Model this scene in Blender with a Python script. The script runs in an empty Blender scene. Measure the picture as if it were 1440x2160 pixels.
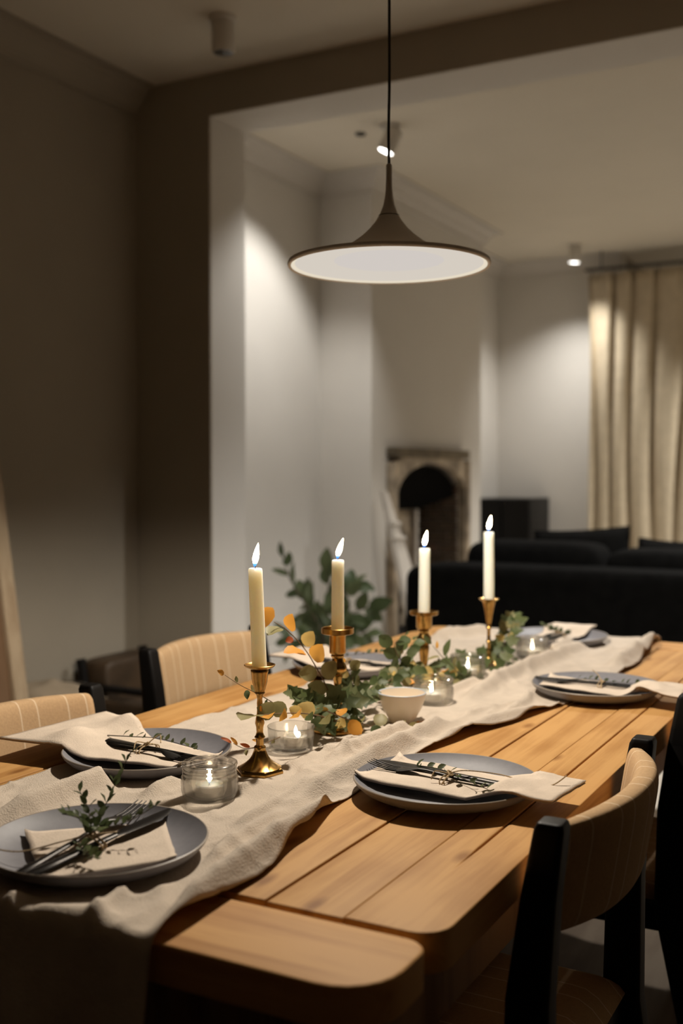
import bpy, bmesh, math, random
import numpy as np
from mathutils import Vector, Matrix, noise

# ------------------------------------------------------------------ scene, camera, light
scene = bpy.context.scene
COL = scene.collection
random.seed(7)
PI = math.pi

FPX = 2300.0                                   # focal length in pixels of the 1440x2160 frame
CAM = Vector((0.0, 0.0, 1.2))
YAW = math.atan(1240 / FPX)
PITCH = math.atan(80 / FPX)

cam_data = bpy.data.cameras.new('camera')
cam = bpy.data.objects.new('camera', cam_data)
COL.objects.link(cam)
cam.location = CAM
cam.rotation_euler = (PI / 2 - PITCH, 0, YAW)
cam_data.sensor_fit = 'VERTICAL'
cam_data.sensor_height = 36.0
cam_data.sensor_width = 24.0
cam_data.lens = 36.0 * FPX / 2160.0
cam_data.dof.use_dof = True
cam_data.dof.focus_distance = 1.58
cam_data.dof.aperture_fstop = 3.1
cam_data.clip_start = 0.02
scene.camera = cam

world = bpy.data.worlds.new('night')
scene.world = world
world.use_nodes = True
world.node_tree.nodes['Background'].inputs[0].default_value = (0.010, 0.008, 0.006, 1)
world.node_tree.nodes['Background'].inputs[1].default_value = 0.3

scene.view_settings.view_transform = 'Standard'
scene.view_settings.look = 'None'
scene.view_settings.gamma = 1.0
scene.view_settings.use_curve_mapping = False
scene.view_settings.exposure = 0.0
scene.cycles.adaptive_threshold = 0.02

PENDANT_W, PENDANT_C = 35.0, (1.0, 0.90, 0.76)
SPOT_C = (1.0, 0.975, 0.93)
SPOT_W = {'wall': 62.0, 'back': 80.0, 'room': 225.0}
FLAME = 36.0


def P(px, py, X=None, Y=None, Z=None):
    """point of the place seen at pixel (px, py) on the plane X, Y or Z"""
    f0 = Vector((-math.sin(YAW), math.cos(YAW), 0)); r = Vector((math.cos(YAW), math.sin(YAW), 0)); u0 = Vector((0, 0, 1))
    fw = f0 * math.cos(PITCH) - u0 * math.sin(PITCH); up = u0 * math.cos(PITCH) + f0 * math.sin(PITCH)
    d = fw + r * ((px - 720) / FPX) - up * ((py - 1080) / FPX)
    if X is not None: t = (X - CAM.x) / d.x
    elif Y is not None: t = (Y - CAM.y) / d.y
    else: t = (Z - CAM.z) / d.z
    return CAM + d * t


# ------------------------------------------------------------------ materials
def new_mat(name):
    m = bpy.data.materials.new(name); m.use_nodes = True
    nt = m.node_tree
    return m, nt, nt.nodes['Principled BSDF']


def plain(name, col, rough=0.6, metal=0.0, var=0.12, scale=6.0, bump=0.0, bscale=60.0, rand=0.0, spec=None, sheen=0.0, dist=0.002):
    m, nt, b = new_mat(name)
    tc = nt.nodes.new('ShaderNodeTexCoord')
    n = nt.nodes.new('ShaderNodeTexNoise'); n.inputs['Scale'].default_value = scale; n.inputs['Detail'].default_value = 5
    nt.links.new(tc.outputs['Object'], n.inputs['Vector'])
    rp = nt.nodes.new('ShaderNodeValToRGB')
    rp.color_ramp.elements[0].position = 0.3; rp.color_ramp.elements[1].position = 0.72
    rp.color_ramp.elements[0].color = tuple(c * (1 - var) for c in col) + (1,)
    rp.color_ramp.elements[1].color = tuple(min(1, c * (1 + var)) for c in col) + (1,)
    nt.links.new(n.outputs['Fac'], rp.inputs['Fac'])
    out = rp.outputs['Color']
    if rand > 0:
        oi = nt.nodes.new('ShaderNodeObjectInfo')
        hs = nt.nodes.new('ShaderNodeHueSaturation')
        mr = nt.nodes.new('ShaderNodeMapRange'); mr.inputs['To Min'].default_value = 1 - rand; mr.inputs['To Max'].default_value = 1 + rand
        nt.links.new(oi.outputs['Random'], mr.inputs['Value']); nt.links.new(mr.outputs[0], hs.inputs['Value'])
        mh = nt.nodes.new('ShaderNodeMapRange'); mh.inputs['To Min'].default_value = 0.5 + rand * 0.06; mh.inputs['To Max'].default_value = 0.5 - rand * 0.06
        nt.links.new(oi.outputs['Random'], mh.inputs['Value']); nt.links.new(mh.outputs[0], hs.inputs['Hue'])
        nt.links.new(out, hs.inputs['Color']); out = hs.outputs['Color']
    nt.links.new(out, b.inputs['Base Color'])
    b.inputs['Roughness'].default_value = rough
    b.inputs['Metallic'].default_value = metal
    if spec is not None: b.inputs['Specular IOR Level'].default_value = spec
    if sheen: b.inputs['Sheen Weight'].default_value = sheen
    if bump > 0:
        n2 = nt.nodes.new('ShaderNodeTexNoise'); n2.inputs['Scale'].default_value = bscale; n2.inputs['Detail'].default_value = 4
        nt.links.new(tc.outputs['Object'], n2.inputs['Vector'])
        bp = nt.nodes.new('ShaderNodeBump'); bp.inputs['Strength'].default_value = bump; bp.inputs['Distance'].default_value = dist
        nt.links.new(n2.outputs['Fac'], bp.inputs['Height']); nt.links.new(bp.outputs[0], b.inputs['Normal'])
    return m


def wood(name, light, dark, axis='Y', rough=0.5, fine=34.0, knots=True):
    m, nt, b = new_mat(name)
    tc = nt.nodes.new('ShaderNodeTexCoord'); oi = nt.nodes.new('ShaderNodeObjectInfo')
    add = nt.nodes.new('ShaderNodeVectorMath'); add.operation = 'ADD'
    sc = nt.nodes.new('ShaderNodeVectorMath'); sc.operation = 'SCALE'; sc.inputs[0].default_value = (3.1, 7.7, 5.3)
    nt.links.new(oi.outputs['Random'], sc.inputs['Scale'])
    nt.links.new(tc.outputs['Object'], add.inputs[0]); nt.links.new(sc.outputs[0], add.inputs[1])
    mp = nt.nodes.new('ShaderNodeMapping')
    mp.inputs['Scale'].default_value = (fine, 1.6, fine) if axis == 'Y' else ((1.6, fine, fine) if axis == 'X' else (fine, fine, 1.6))
    nt.links.new(add.outputs[0], mp.inputs['Vector'])
    n = nt.nodes.new('ShaderNodeTexNoise'); n.inputs['Scale'].default_value = 1.0; n.inputs['Detail'].default_value = 6; n.inputs['Roughness'].default_value = 0.62; n.inputs['Distortion'].default_value = 0.6
    nt.links.new(mp.outputs[0], n.inputs['Vector'])
    n3 = nt.nodes.new('ShaderNodeTexNoise'); n3.inputs['Scale'].default_value = 5.5; n3.inputs['Detail'].default_value = 3
    nt.links.new(add.outputs[0], n3.inputs['Vector'])
    mixf = nt.nodes.new('ShaderNodeMath'); mixf.operation = 'MULTIPLY_ADD'; mixf.inputs[1].default_value = 0.35
    nt.links.new(n3.outputs['Fac'], mixf.inputs[0])
    sub = nt.nodes.new('ShaderNodeMath'); sub.operation = 'MULTIPLY'; sub.inputs[1].default_value = 0.68
    nt.links.new(n.outputs['Fac'], sub.inputs[0]); nt.links.new(sub.outputs[0], mixf.inputs[2])
    rp = nt.nodes.new('ShaderNodeValToRGB')
    e = rp.color_ramp.elements
    e[0].position = 0.41; e[0].color = dark + (1,)
    e[1].position = 0.57; e[1].color = light + (1,)
    nt.links.new(mixf.outputs[0], rp.inputs['Fac'])
    colour = rp.outputs['Color']
    if knots:
        mk = nt.nodes.new('ShaderNodeMapping'); mk.inputs['Scale'].default_value = (6.5, 2.6, 1) if axis == 'Y' else (2.6, 6.5, 1)
        nt.links.new(add.outputs[0], mk.inputs['Vector'])
        v = nt.nodes.new('ShaderNodeTexVoronoi'); v.inputs['Scale'].default_value = 1.0; v.voronoi_dimensions = '2D'
        nt.links.new(mk.outputs[0], v.inputs['Vector'])
        kr = nt.nodes.new('ShaderNodeValToRGB'); kr.color_ramp.elements[0].position = 0.02; kr.color_ramp.elements[0].color = (0.42, 0.30, 0.2, 1)
        kr.color_ramp.elements[1].position = 0.075; kr.color_ramp.elements[1].color = (1, 1, 1, 1)
        nt.links.new(v.outputs['Distance'], kr.inputs['Fac'])
        mx = nt.nodes.new('ShaderNodeMix'); mx.data_type = 'RGBA'; mx.blend_type = 'MULTIPLY'; mx.inputs['Factor'].default_value = 0.75
        nt.links.new(colour, mx.inputs['A']); nt.links.new(kr.outputs['Color'], mx.inputs['B'])
        colour = mx.outputs['Result']
    nt.links.new(colour, b.inputs['Base Color'])
    b.inputs['Roughness'].default_value = rough
    b.inputs['Specular IOR Level'].default_value = 0.18
    bp = nt.nodes.new('ShaderNodeBump'); bp.inputs['Strength'].default_value = 0.25; bp.inputs['Distance'].default_value = 0.0012
    nt.links.new(n.outputs['Fac'], bp.inputs['Height']); nt.links.new(bp.outputs[0], b.inputs['Normal'])
    return m


def linen(name, col, bump=0.5, scale=1.0, crease=0.3):
    m, nt, b = new_mat(name)
    tc = nt.nodes.new('ShaderNodeTexCoord')
    n = nt.nodes.new('ShaderNodeTexNoise'); n.inputs['Scale'].default_value = 14 * scale; n.inputs['Detail'].default_value = 7; n.inputs['Roughness'].default_value = 0.65
    nt.links.new(tc.outputs['Object'], n.inputs['Vector'])
    rp = nt.nodes.new('ShaderNodeValToRGB')
    rp.color_ramp.elements[0].position = 0.3; rp.color_ramp.elements[0].color = tuple(c * 0.86 for c in col) + (1,)
    rp.color_ramp.elements[1].position = 0.7; rp.color_ramp.elements[1].color = tuple(c * 1.06 for c in col) + (1,)
    nt.links.new(n.outputs['Fac'], rp.inputs['Fac']); nt.links.new(rp.outputs['Color'], b.inputs['Base Color'])
    w1 = nt.nodes.new('ShaderNodeTexNoise'); w1.inputs['Scale'].default_value = 420; w1.inputs['Detail'].default_value = 2
    nt.links.new(tc.outputs['Object'], w1.inputs['Vector'])
    ad = nt.nodes.new('ShaderNodeMath'); ad.operation = 'MULTIPLY_ADD'; ad.inputs[1].default_value = crease * 4
    nt.links.new(n.outputs['Fac'], ad.inputs[0]); nt.links.new(w1.outputs['Fac'], ad.inputs[2])
    bp = nt.nodes.new('ShaderNodeBump'); bp.inputs['Strength'].default_value = bump; bp.inputs['Distance'].default_value = 0.0022
    nt.links.new(ad.outputs[0], bp.inputs['Height']); nt.links.new(bp.outputs[0], b.inputs['Normal'])
    b.inputs['Roughness'].default_value = 0.95; b.inputs['Specular IOR Level'].default_value = 0.1
    return m


def striped(name, col, stripe):
    """woven upholstery with pairs of thin pale stripes across the width of the backrest (object Y)"""
    m, nt, b = new_mat(name)
    tc = nt.nodes.new('ShaderNodeTexCoord'); sp = nt.nodes.new('ShaderNodeSeparateXYZ')
    nt.links.new(tc.outputs['Object'], sp.inputs[0])
    def math_(op, a, v):
        k = nt.nodes.new('ShaderNodeMath'); k.operation = op
        nt.links.new(a, k.inputs[0])
        if v is not None: k.inputs[1].default_value = v
        return k.outputs[0]
    ph = math_('FRACT', math_('ADD', math_('DIVIDE', sp.outputs['Y'], 0.094), 8.2), None)
    def line(c):
        return math_('LESS_THAN', math_('ABSOLUTE', math_('SUBTRACT', ph, c), None), 0.014)
    s = nt.nodes.new('ShaderNodeMath'); s.operation = 'MAXIMUM'
    nt.links.new(line(0.15), s.inputs[0]); nt.links.new(line(0.52), s.inputs[1])
    n = nt.nodes.new('ShaderNodeTexNoise'); n.inputs['Scale'].default_value = 260; n.inputs['Detail'].default_value = 3
    nt.links.new(tc.outputs['Object'], n.inputs['Vector'])
    rp = nt.nodes.new('ShaderNodeValToRGB')
    rp.color_ramp.elements[0].color = tuple(c * 0.82 for c in col) + (1,); rp.color_ramp.elements[1].color = tuple(c * 1.15 for c in col) + (1,)
    nt.links.new(n.outputs['Fac'], rp.inputs['Fac'])
    mx = nt.nodes.new('ShaderNodeMix'); mx.data_type = 'RGBA'; mx.inputs['B'].default_value = stripe + (1,)
    fac = math_('MULTIPLY', s.outputs[0], 0.7)
    nt.links.new(fac, mx.inputs['Factor']); nt.links.new(rp.outputs['Color'], mx.inputs['A']); nt.links.new(mx.outputs['Result'], b.inputs['Base Color'])
    bp = nt.nodes.new('ShaderNodeBump'); bp.inputs['Strength'].default_value = 0.4; bp.inputs['Distance'].default_value = 0.001
    nt.links.new(n.outputs['Fac'], bp.inputs['Height']); nt.links.new(bp.outputs[0], b.inputs['Normal'])
    b.inputs['Roughness'].default_value = 0.95; b.inputs['Specular IOR Level'].default_value = 0.1
    return m


def emit(name, col, strength):
    m = bpy.data.materials.new(name); m.use_nodes = True
    nt = m.node_tree; nt.nodes.remove(nt.nodes['Principled BSDF'])
    e = nt.nodes.new('ShaderNodeEmission'); e.inputs[0].default_value = col + (1,); e.inputs[1].default_value = strength
    nt.links.new(e.outputs[0], nt.nodes['Material Output'].inputs[0])
    return m


def flame_mat(name, h, strength):
    """blue at the wick, white-hot body (object Z of the flame)"""
    m = bpy.data.materials.new(name); m.use_nodes = True
    nt = m.node_tree; nt.nodes.remove(nt.nodes['Principled BSDF'])
    tc = nt.nodes.new('ShaderNodeTexCoord'); sp = nt.nodes.new('ShaderNodeSeparateXYZ'); nt.links.new(tc.outputs['Object'], sp.inputs[0])
    mr = nt.nodes.new('ShaderNodeMapRange'); mr.inputs['From Max'].default_value = h; nt.links.new(sp.outputs['Z'], mr.inputs['Value'])
    rp = nt.nodes.new('ShaderNodeValToRGB'); e = rp.color_ramp.elements
    e[0].position = 0.0; e[0].color = (0.003, 0.012, 0.05, 1)
    e[1].position = 0.30; e[1].color = (1.0, 0.82, 0.55, 1)
    x = e.new(0.14); x.color = (0.006, 0.02, 0.05, 1)
    x = e.new(0.85); x.color = (1.0, 0.78, 0.45, 1)
    nt.links.new(mr.outputs[0], rp.inputs['Fac'])
    em = nt.nodes.new('ShaderNodeEmission'); em.inputs[1].default_value = strength
    nt.links.new(rp.outputs['Color'], em.inputs[0]); nt.links.new(em.outputs[0], nt.nodes['Material Output'].inputs[0])
    return m


def glass_mat(name, tint=(0.985, 0.988, 0.98), base=0.04):
    m = bpy.data.materials.new(name); m.use_nodes = True
    nt = m.node_tree; nt.nodes.remove(nt.nodes['Principled BSDF'])
    fr = nt.nodes.new('ShaderNodeLayerWeight'); fr.inputs['Blend'].default_value = 0.5
    pw = nt.nodes.new('ShaderNodeMath'); pw.operation = 'POWER'; pw.inputs[1].default_value = 3.0; nt.links.new(fr.outputs['Facing'], pw.inputs[0])
    ml = nt.nodes.new('ShaderNodeMath'); ml.operation = 'MULTIPLY'; ml.inputs[1].default_value = 0.55; nt.links.new(pw.outputs[0], ml.inputs[0])
    t0 = nt.nodes.new('ShaderNodeBsdfTransparent'); t0.inputs[0].default_value = tint + (1,)
    rf = nt.nodes.new('ShaderNodeBsdfRefraction'); rf.inputs['IOR'].default_value = 1.46; rf.inputs['Roughness'].default_value = 0.02; rf.inputs['Color'].default_value = (0.98, 0.98, 0.97, 1)
    tr = nt.nodes.new('ShaderNodeMixShader'); tr.inputs[0].default_value = 0.38
    nt.links.new(t0.outputs[0], tr.inputs[1]); nt.links.new(rf.outputs[0], tr.inputs[2])
    gl = nt.nodes.new('ShaderNodeBsdfGlossy'); gl.inputs['Roughness'].default_value = 0.12
    mx = nt.nodes.new('ShaderNodeMixShader')
    ad = nt.nodes.new('ShaderNodeMath'); ad.operation = 'ADD'; ad.inputs[1].default_value = base; ad.use_clamp = True
    nt.links.new(ml.outputs[0], ad.inputs[0])
    nt.links.new(ad.outputs[0], mx.inputs[0]); nt.links.new(tr.outputs[0], mx.inputs[1]); nt.links.new(gl.outputs[0], mx.inputs[2])
    nt.links.new(mx.outputs[0], nt.nodes['Material Output'].inputs[0])
    return m


def wax_mat(name, col):
    m, nt, b = new_mat(name)
    n = nt.nodes.new('ShaderNodeTexNoise'); n.inputs['Scale'].default_value = 30
    rp = nt.nodes.new('ShaderNodeValToRGB'); rp.color_ramp.elements[0].color = tuple(c * 0.94 for c in col) + (1,); rp.color_ramp.elements[1].color = col + (1,)
    nt.links.new(n.outputs['Fac'], rp.inputs['Fac']); nt.links.new(rp.outputs['Color'], b.inputs['Base Color'])
    b.inputs['Roughness'].default_value = 0.45
    b.inputs['Subsurface Weight'].default_value = 1.0
    b.inputs['Subsurface Radius'].default_value = (1.0, 0.78, 0.55)
    b.inputs['Subsurface Scale'].default_value = 0.055
    return m


def leaf_mat(name, c1, c2, rough=0.5):
    m, nt, b = new_mat(name)
    tc = nt.nodes.new('ShaderNodeTexCoord')
    n = nt.nodes.new('ShaderNodeTexNoise'); n.inputs['Scale'].default_value = 70; n.inputs['Detail'].default_value = 4
    nt.links.new(tc.outputs['Object'], n.inputs['Vector'])
    oi = nt.nodes.new('ShaderNodeObjectInfo')
    mm = nt.nodes.new('ShaderNodeMath'); mm.operation = 'MULTIPLY_ADD'; mm.inputs[1].default_value = 0.7
    nt.links.new(oi.outputs['Random'], mm.inputs[0])
    s = nt.nodes.new('ShaderNodeMath'); s.operation = 'MULTIPLY_ADD'; s.inputs[1].default_value = 0.9; s.inputs[2].default_value = -0.32
    nt.links.new(n.outputs['Fac'], s.inputs[0]); nt.links.new(s.outputs[0], mm.inputs[2])
    rp = nt.nodes.new('ShaderNodeValToRGB'); rp.color_ramp.elements[0].color = c1 + (1,); rp.color_ramp.elements[1].color = c2 + (1,)
    nt.links.new(mm.outputs[0], rp.inputs['Fac']); nt.links.new(rp.outputs['Color'], b.inputs['Base Color'])
    b.inputs['Roughness'].default_value = rough
    tl = nt.nodes.new('ShaderNodeBsdfTranslucent'); nt.links.new(rp.outputs['Color'], tl.inputs['Color'])
    mx = nt.nodes.new('ShaderNodeMixShader'); mx.inputs[0].default_value = 0.42
    nt.links.new(b.outputs[0], mx.inputs[1]); nt.links.new(tl.outputs[0], mx.inputs[2])
    nt.links.new(mx.outputs[0], nt.nodes['Material Output'].inputs[0])
    return m


M = {}
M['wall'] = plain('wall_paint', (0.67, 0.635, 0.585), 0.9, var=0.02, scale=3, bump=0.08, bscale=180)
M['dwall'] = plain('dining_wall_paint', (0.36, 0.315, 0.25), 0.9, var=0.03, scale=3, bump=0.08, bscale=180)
M['ceil'] = plain('ceiling_paint', (0.70, 0.64, 0.54), 0.92, var=0.02, scale=3, bump=0.06, bscale=160)
M['trim'] = plain('trim_paint', (0.60, 0.56, 0.51), 0.55, var=0.02)
M['floor'] = wood('floor_wood', (0.11, 0.08, 0.052), (0.075, 0.05, 0.03), 'Y', 0.7, 14, knots=False)
M['floor2'] = wood('living_floor_pale', (0.62, 0.56, 0.47), (0.54, 0.475, 0.39), 'Y', 0.8, 14, knots=False)  # unseen floor, kept pale to bounce light onto the ceiling
M['top'] = wood('pine_length', (0.61, 0.335, 0.120), (0.44, 0.215, 0.065), 'Y', 0.62)
M['topx'] = wood('pine_end_board', (0.60, 0.325, 0.115), (0.43, 0.205, 0.062), 'X', 0.62)
M['legwood'] = wood('pine_leg', (0.34, 0.19, 0.08), (0.22, 0.11, 0.045), 'Z', 0.5, knots=False)
M['linen'] = linen('runner_linen', (0.61, 0.515, 0.42), 0.6, crease=0.4)
M['napkin'] = linen('napkin_linen', (0.72, 0.60, 0.485), 0.35, 1.6, crease=0.12)
M['napkin_edge'] = linen('napkin_grey_edge', (0.30, 0.24, 0.19), 0.3, 2.0)
M['plate'] = plain('plate_stoneware', (0.212, 0.205, 0.222), 0.55, var=0.06, scale=90, bump=0.05, bscale=500)
M['plate_rim'] = plain('plate_rim_glaze', (0.30, 0.25, 0.20), 0.4, var=0.1, scale=60)
M['cutlery'] = plain('black_steel', (0.018, 0.015, 0.013), 0.36, 0.75, var=0.05)
M['brass'] = plain('aged_brass', (0.47, 0.275, 0.085), 0.26, 1.0, var=0.25, scale=55, bump=0.12, bscale=220, dist=0.0006)
M['wax'] = wax_mat('ivory_wax', (0.99, 0.865, 0.69))
M['teawax'] = wax_mat('white_wax', (0.86, 0.80, 0.70))
M['foil'] = plain('tealight_cup', (0.72, 0.69, 0.64), 0.35, 0.6, var=0.04)
M['wick'] = plain('burnt_wick', (0.02, 0.015, 0.01), 0.9)
M['flame'] = flame_mat('candle_flame', 0.036, FLAME)
M['tflame'] = flame_mat('tealight_flame', 0.016, FLAME)
M['glass'] = glass_mat('clear_glass')
M['glass2'] = glass_mat('pressed_glass', (0.975, 0.972, 0.955), 0.06)
M['bowl'] = plain('white_stoneware', (0.88, 0.76, 0.61), 0.35, var=0.03)
M['black'] = plain('black_stained_wood', (0.006, 0.005, 0.0045), 0.5, var=0.2, scale=30, spec=0.2)
M['fabric'] = striped('striped_upholstery', (0.55, 0.365, 0.205), (0.82, 0.66, 0.47))
M['shade'] = plain('lamp_grey_paint', (0.74, 0.68, 0.60), 0.6, var=0.02)
M['cord'] = plain('lamp_cord', (0.035, 0.03, 0.022), 0.8)
M['diff'] = emit('lamp_diffuser', (0.635, 0.585, 0.545), 1.0)
M['refl'] = emit('lamp_lit_acrylic', (0.665, 0.605, 0.53), 1.0)
M['liprim'] = emit('lamp_lit_lip', (0.80, 0.71, 0.56), 1.0)
M['spotbody'] = plain('spot_white', (0.62, 0.58, 0.52), 0.5, var=0.01)
M['spotlens'] = emit('spot_lens', (1.0, 0.97, 0.92), 9.0)
M['spotoff'] = plain('spot_unlit', (0.05, 0.045, 0.04), 0.3)
M['sofa'] = plain('black_velvet', (0.004, 0.0038, 0.0035), 0.95, var=0.3, scale=20, spec=0.05)
M['curtain'] = linen('curtain_cloth', (0.56, 0.47, 0.34), 0.1)
M['stone'] = plain('fire_surround', (0.34, 0.275, 0.20), 0.75, var=0.55, scale=9, bump=0.5, bscale=26, dist=0.01)
M['stone_dark'] = plain('fire_surround_dark', (0.13, 0.10, 0.06), 0.7, var=0.4, scale=12)
M['iron'] = plain('cast_iron', (0.035, 0.03, 0.024), 0.6, 0.3, var=0.4, scale=14)
M['brick'] = plain('sooty_brick', (0.10, 0.065, 0.042), 0.9, var=0.3, scale=10, rand=0.25)
M['matt_black'] = plain('matt_black', (0.005, 0.0045, 0.004), 0.95, spec=0.05)  # near-black matt colour of the hood and fire back
M['marble'] = plain('pale_marble', (0.60, 0.55, 0.49), 0.5, var=0.15, scale=7)
M['gloss_black'] = plain('gloss_black', (0.006, 0.0055, 0.005), 0.35, var=0.1, spec=0.15)
M['frame_oak'] = wood('frame_oak', (0.52, 0.40, 0.27), (0.40, 0.29, 0.185), 'Z', 0.6, knots=False)
M['canvas'] = plain('brown_canvas', (0.20, 0.115, 0.06), 0.85, var=0.25, scale=4)
M['leather'] = plain('brown_leather', (0.060, 0.036, 0.018), 0.55, var=0.35, scale=12)
M['darkwood'] = plain('dark_wood', (0.03, 0.02, 0.012), 0.5, var=0.2)
M['basket'] = plain('dark_wicker', (0.035, 0.024, 0.014), 0.85, var=0.3, scale=60, bump=0.6, bscale=120, dist=0.004)
M['palecloth'] = linen('pale_cloth', (0.34, 0.27, 0.19), 0.2)
M['pot'] = plain('clay_pot', (0.24, 0.15, 0.09), 0.8)
M['soil'] = plain('soil', (0.03, 0.02, 0.012), 0.95)
M['green'] = leaf_mat('leaf_green', (0.055, 0.085, 0.028), (0.17, 0.205, 0.08))
M['ivy'] = leaf_mat('leaf_ivy', (0.075, 0.10, 0.04), (0.24, 0.265, 0.125))
M['olive'] = leaf_mat('leaf_olive', (0.21, 0.20, 0.08), (0.40, 0.35, 0.16))
M['orange'] = leaf_mat('leaf_orange', (0.80, 0.33, 0.04), (0.95, 0.52, 0.11))
M['yellow'] = leaf_mat('leaf_yellow', (0.74, 0.52, 0.15), (0.85, 0.66, 0.28))
M['red'] = leaf_mat('leaf_red', (0.40, 0.08, 0.02), (0.62, 0.17, 0.05))
M['plantleaf'] = leaf_mat('leaf_plant', (0.045, 0.07, 0.026), (0.135, 0.165, 0.075), 0.45)
M['sprig'] = leaf_mat('leaf_sprig', (0.055, 0.075, 0.03), (0.14, 0.17, 0.075))
M['stem'] = plain('brown_stem', (0.17, 0.10, 0.05), 0.8, var=0.3, scale=80)
M['dstem'] = plain('dark_stem', (0.07, 0.05, 0.028), 0.8, var=0.3, scale=80)
M['twine'] = plain('jute_twine', (0.50, 0.36, 0.20), 0.9, var=0.3, scale=300, bump=0.6, bscale=600)


# ------------------------------------------------------------------ mesh helpers
class MB:
    """collects shapes for ONE mesh object"""
    def __init__(s): s.v = []; s.f = []
    def add(s, vs, fs):
        o = len(s.v); s.v += [tuple(v) for v in vs]; s.f += [tuple(i + o for i in f) for f in fs]; return s
    def box(s, x0, x1, y0, y1, z0, z1):
        return s.add([(x0, y0, z0), (x1, y0, z0), (x1, y1, z0), (x0, y1, z0), (x0, y0, z1), (x1, y0, z1), (x1, y1, z1), (x0, y1, z1)],
                     [(0, 3, 2, 1), (4, 5, 6, 7), (0, 1, 5, 4), (1, 2, 6, 5), (2, 3, 7, 6), (3, 0, 4, 7)])
    def prism(s, pts, z0, z1):
        n = len(pts)
        return s.add([(x, y, z0) for x, y in pts] + [(x, y, z1) for x, y in pts],
                     [tuple(reversed(range(n))), tuple(range(n, 2 * n))] + [(i, (i + 1) % n, n + (i + 1) % n, n + i) for i in range(n)])
    def lathe(s, prof, n=40, c=(0, 0, 0), squash=None):
        vs = []; fs = []; m = len(prof)
        for r, z in prof:
            for k in range(n):
                a = 2 * PI * k / n
                vs.append((c[0] + r * math.cos(a), c[1] + r * math.sin(a), c[2] + z))
        for i in range(m - 1):
            for k in range(n):
                k2 = (k + 1) % n
                fs.append((i * n + k, i * n + k2, (i + 1) * n + k2, (i + 1) * n + k))
        return s.add(vs, fs)
    def tube(s, pts, rad, n=6, cap=True):
        pts = [Vector(p) for p in pts]; m = len(pts)
        if not isinstance(rad, (list, tuple)): rad = [rad] * m
        vs = []; fs = []
        prev = None
        for i, p in enumerate(pts):
            t = (pts[min(i + 1, m - 1)] - pts[max(i - 1, 0)])
            t = t.normalized() if t.length > 1e-9 else Vector((0, 0, 1))
            if prev is None:
                a = t.orthogonal().normalized()
            else:
                a = prev - t * prev.dot(t); a = a.normalized() if a.length > 1e-6 else t.orthogonal().normalized()
            prev = a; b = t.cross(a)
            for k in range(n):
                w = 2 * PI * k / n
                vs.append(p + (a * math.cos(w) + b * math.sin(w)) * rad[i])
        for i in range(m - 1):
            for k in range(n):
                k2 = (k + 1) % n
                fs.append((i * n + k, i * n + k2, (i + 1) * n + k2, (i + 1) * n + k))
        if cap:
            fs.append(tuple(reversed(range(n)))); fs.append(tuple(range((m - 1) * n, m * n)))
        return s.add(vs, fs)
    def grid(s, pts, nu, nv, closed_u=False):
        fs = []
        for i in range(nu - (0 if closed_u else 1)):
            for j in range(nv - 1):
                i2 = (i + 1) % nu
                fs.append((i * nv + j, i2 * nv + j, i2 * nv + j + 1, i * nv + j + 1))
        return s.add(pts, fs)
    def mesh(s, name, mat, smooth=True, bevel=0.0):
        me = bpy.data.meshes.new(name); me.from_pydata(s.v, [], s.f)
        bm = bmesh.new(); bm.from_mesh(me)
        bmesh.ops.recalc_face_normals(bm, faces=bm.faces)
        if bevel > 0:
            bmesh.ops.bevel(bm, geom=[e for e in bm.edges if e.calc_face_angle(0) > 0.5], offset=bevel, segments=3, profile=0.6, affect='EDGES')
        bm.to_mesh(me); bm.free()
        for p in me.polygons: p.use_smooth = smooth
        if mat: me.materials.append(mat)
        return me
    def build(s, name, mat, parent=None, smooth=True, bevel=0.0, loc=(0, 0, 0), rot=(0, 0, 0), angle=True):
        me = s.mesh(name, mat, smooth, bevel)
        if smooth and angle:
            bm = bmesh.new(); bm.from_mesh(me)
            for e in bm.edges:
                if e.calc_face_angle(0) > 0.75: e.smooth = False
            bm.to_mesh(me); bm.free()
        o = bpy.data.objects.new(name, me); COL.objects.link(o)
        o.parent = parent; o.location = loc; o.rotation_euler = rot
        return o


def tag(o, label=None, cat=None, group=None, kind=None):
    if label: o['label'] = label
    if cat: o['category'] = cat
    if group: o['group'] = group
    if kind: o['kind'] = kind
    return o


def empty(name, loc=(0, 0, 0), rz=0.0, label=None, cat=None, group=None):
    o = bpy.data.objects.new(name, None); COL.objects.link(o)
    o.empty_display_size = 0.05
    o.location = loc; o.rotation_euler = (0, 0, rz)
    return tag(o, label, cat, group)


def copy_tree(o, parent=None):
    c = o.copy(); COL.objects.link(c); c.parent = parent
    for ch in [k for k in scene.objects if k.parent == o]:
        copy_tree(ch, c)
    return c


def struct(name, mb, mat, parent=None, **kw):
    o = mb.build(name, mat, parent, **kw)
    if parent is None: o['kind'] = 'structure'
    return o


def spline(pts, n=8):
    """Catmull-Rom through the points"""
    pts = [Vector(p) for p in pts]; out = []
    for i in range(len(pts) - 1):
        p0 = pts[max(i - 1, 0)]; p1 = pts[i]; p2 = pts[i + 1]; p3 = pts[min(i + 2, len(pts) - 1)]
        for k in range(n):
            t = k / n
            out.append(0.5 * ((2 * p1) + (p2 - p0) * t + (2 * p0 - 5 * p1 + 4 * p2 - p3) * t * t + (3 * p1 - p0 - 3 * p2 + p3) * t ** 3))
    out.append(pts[-1]); return out


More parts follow.
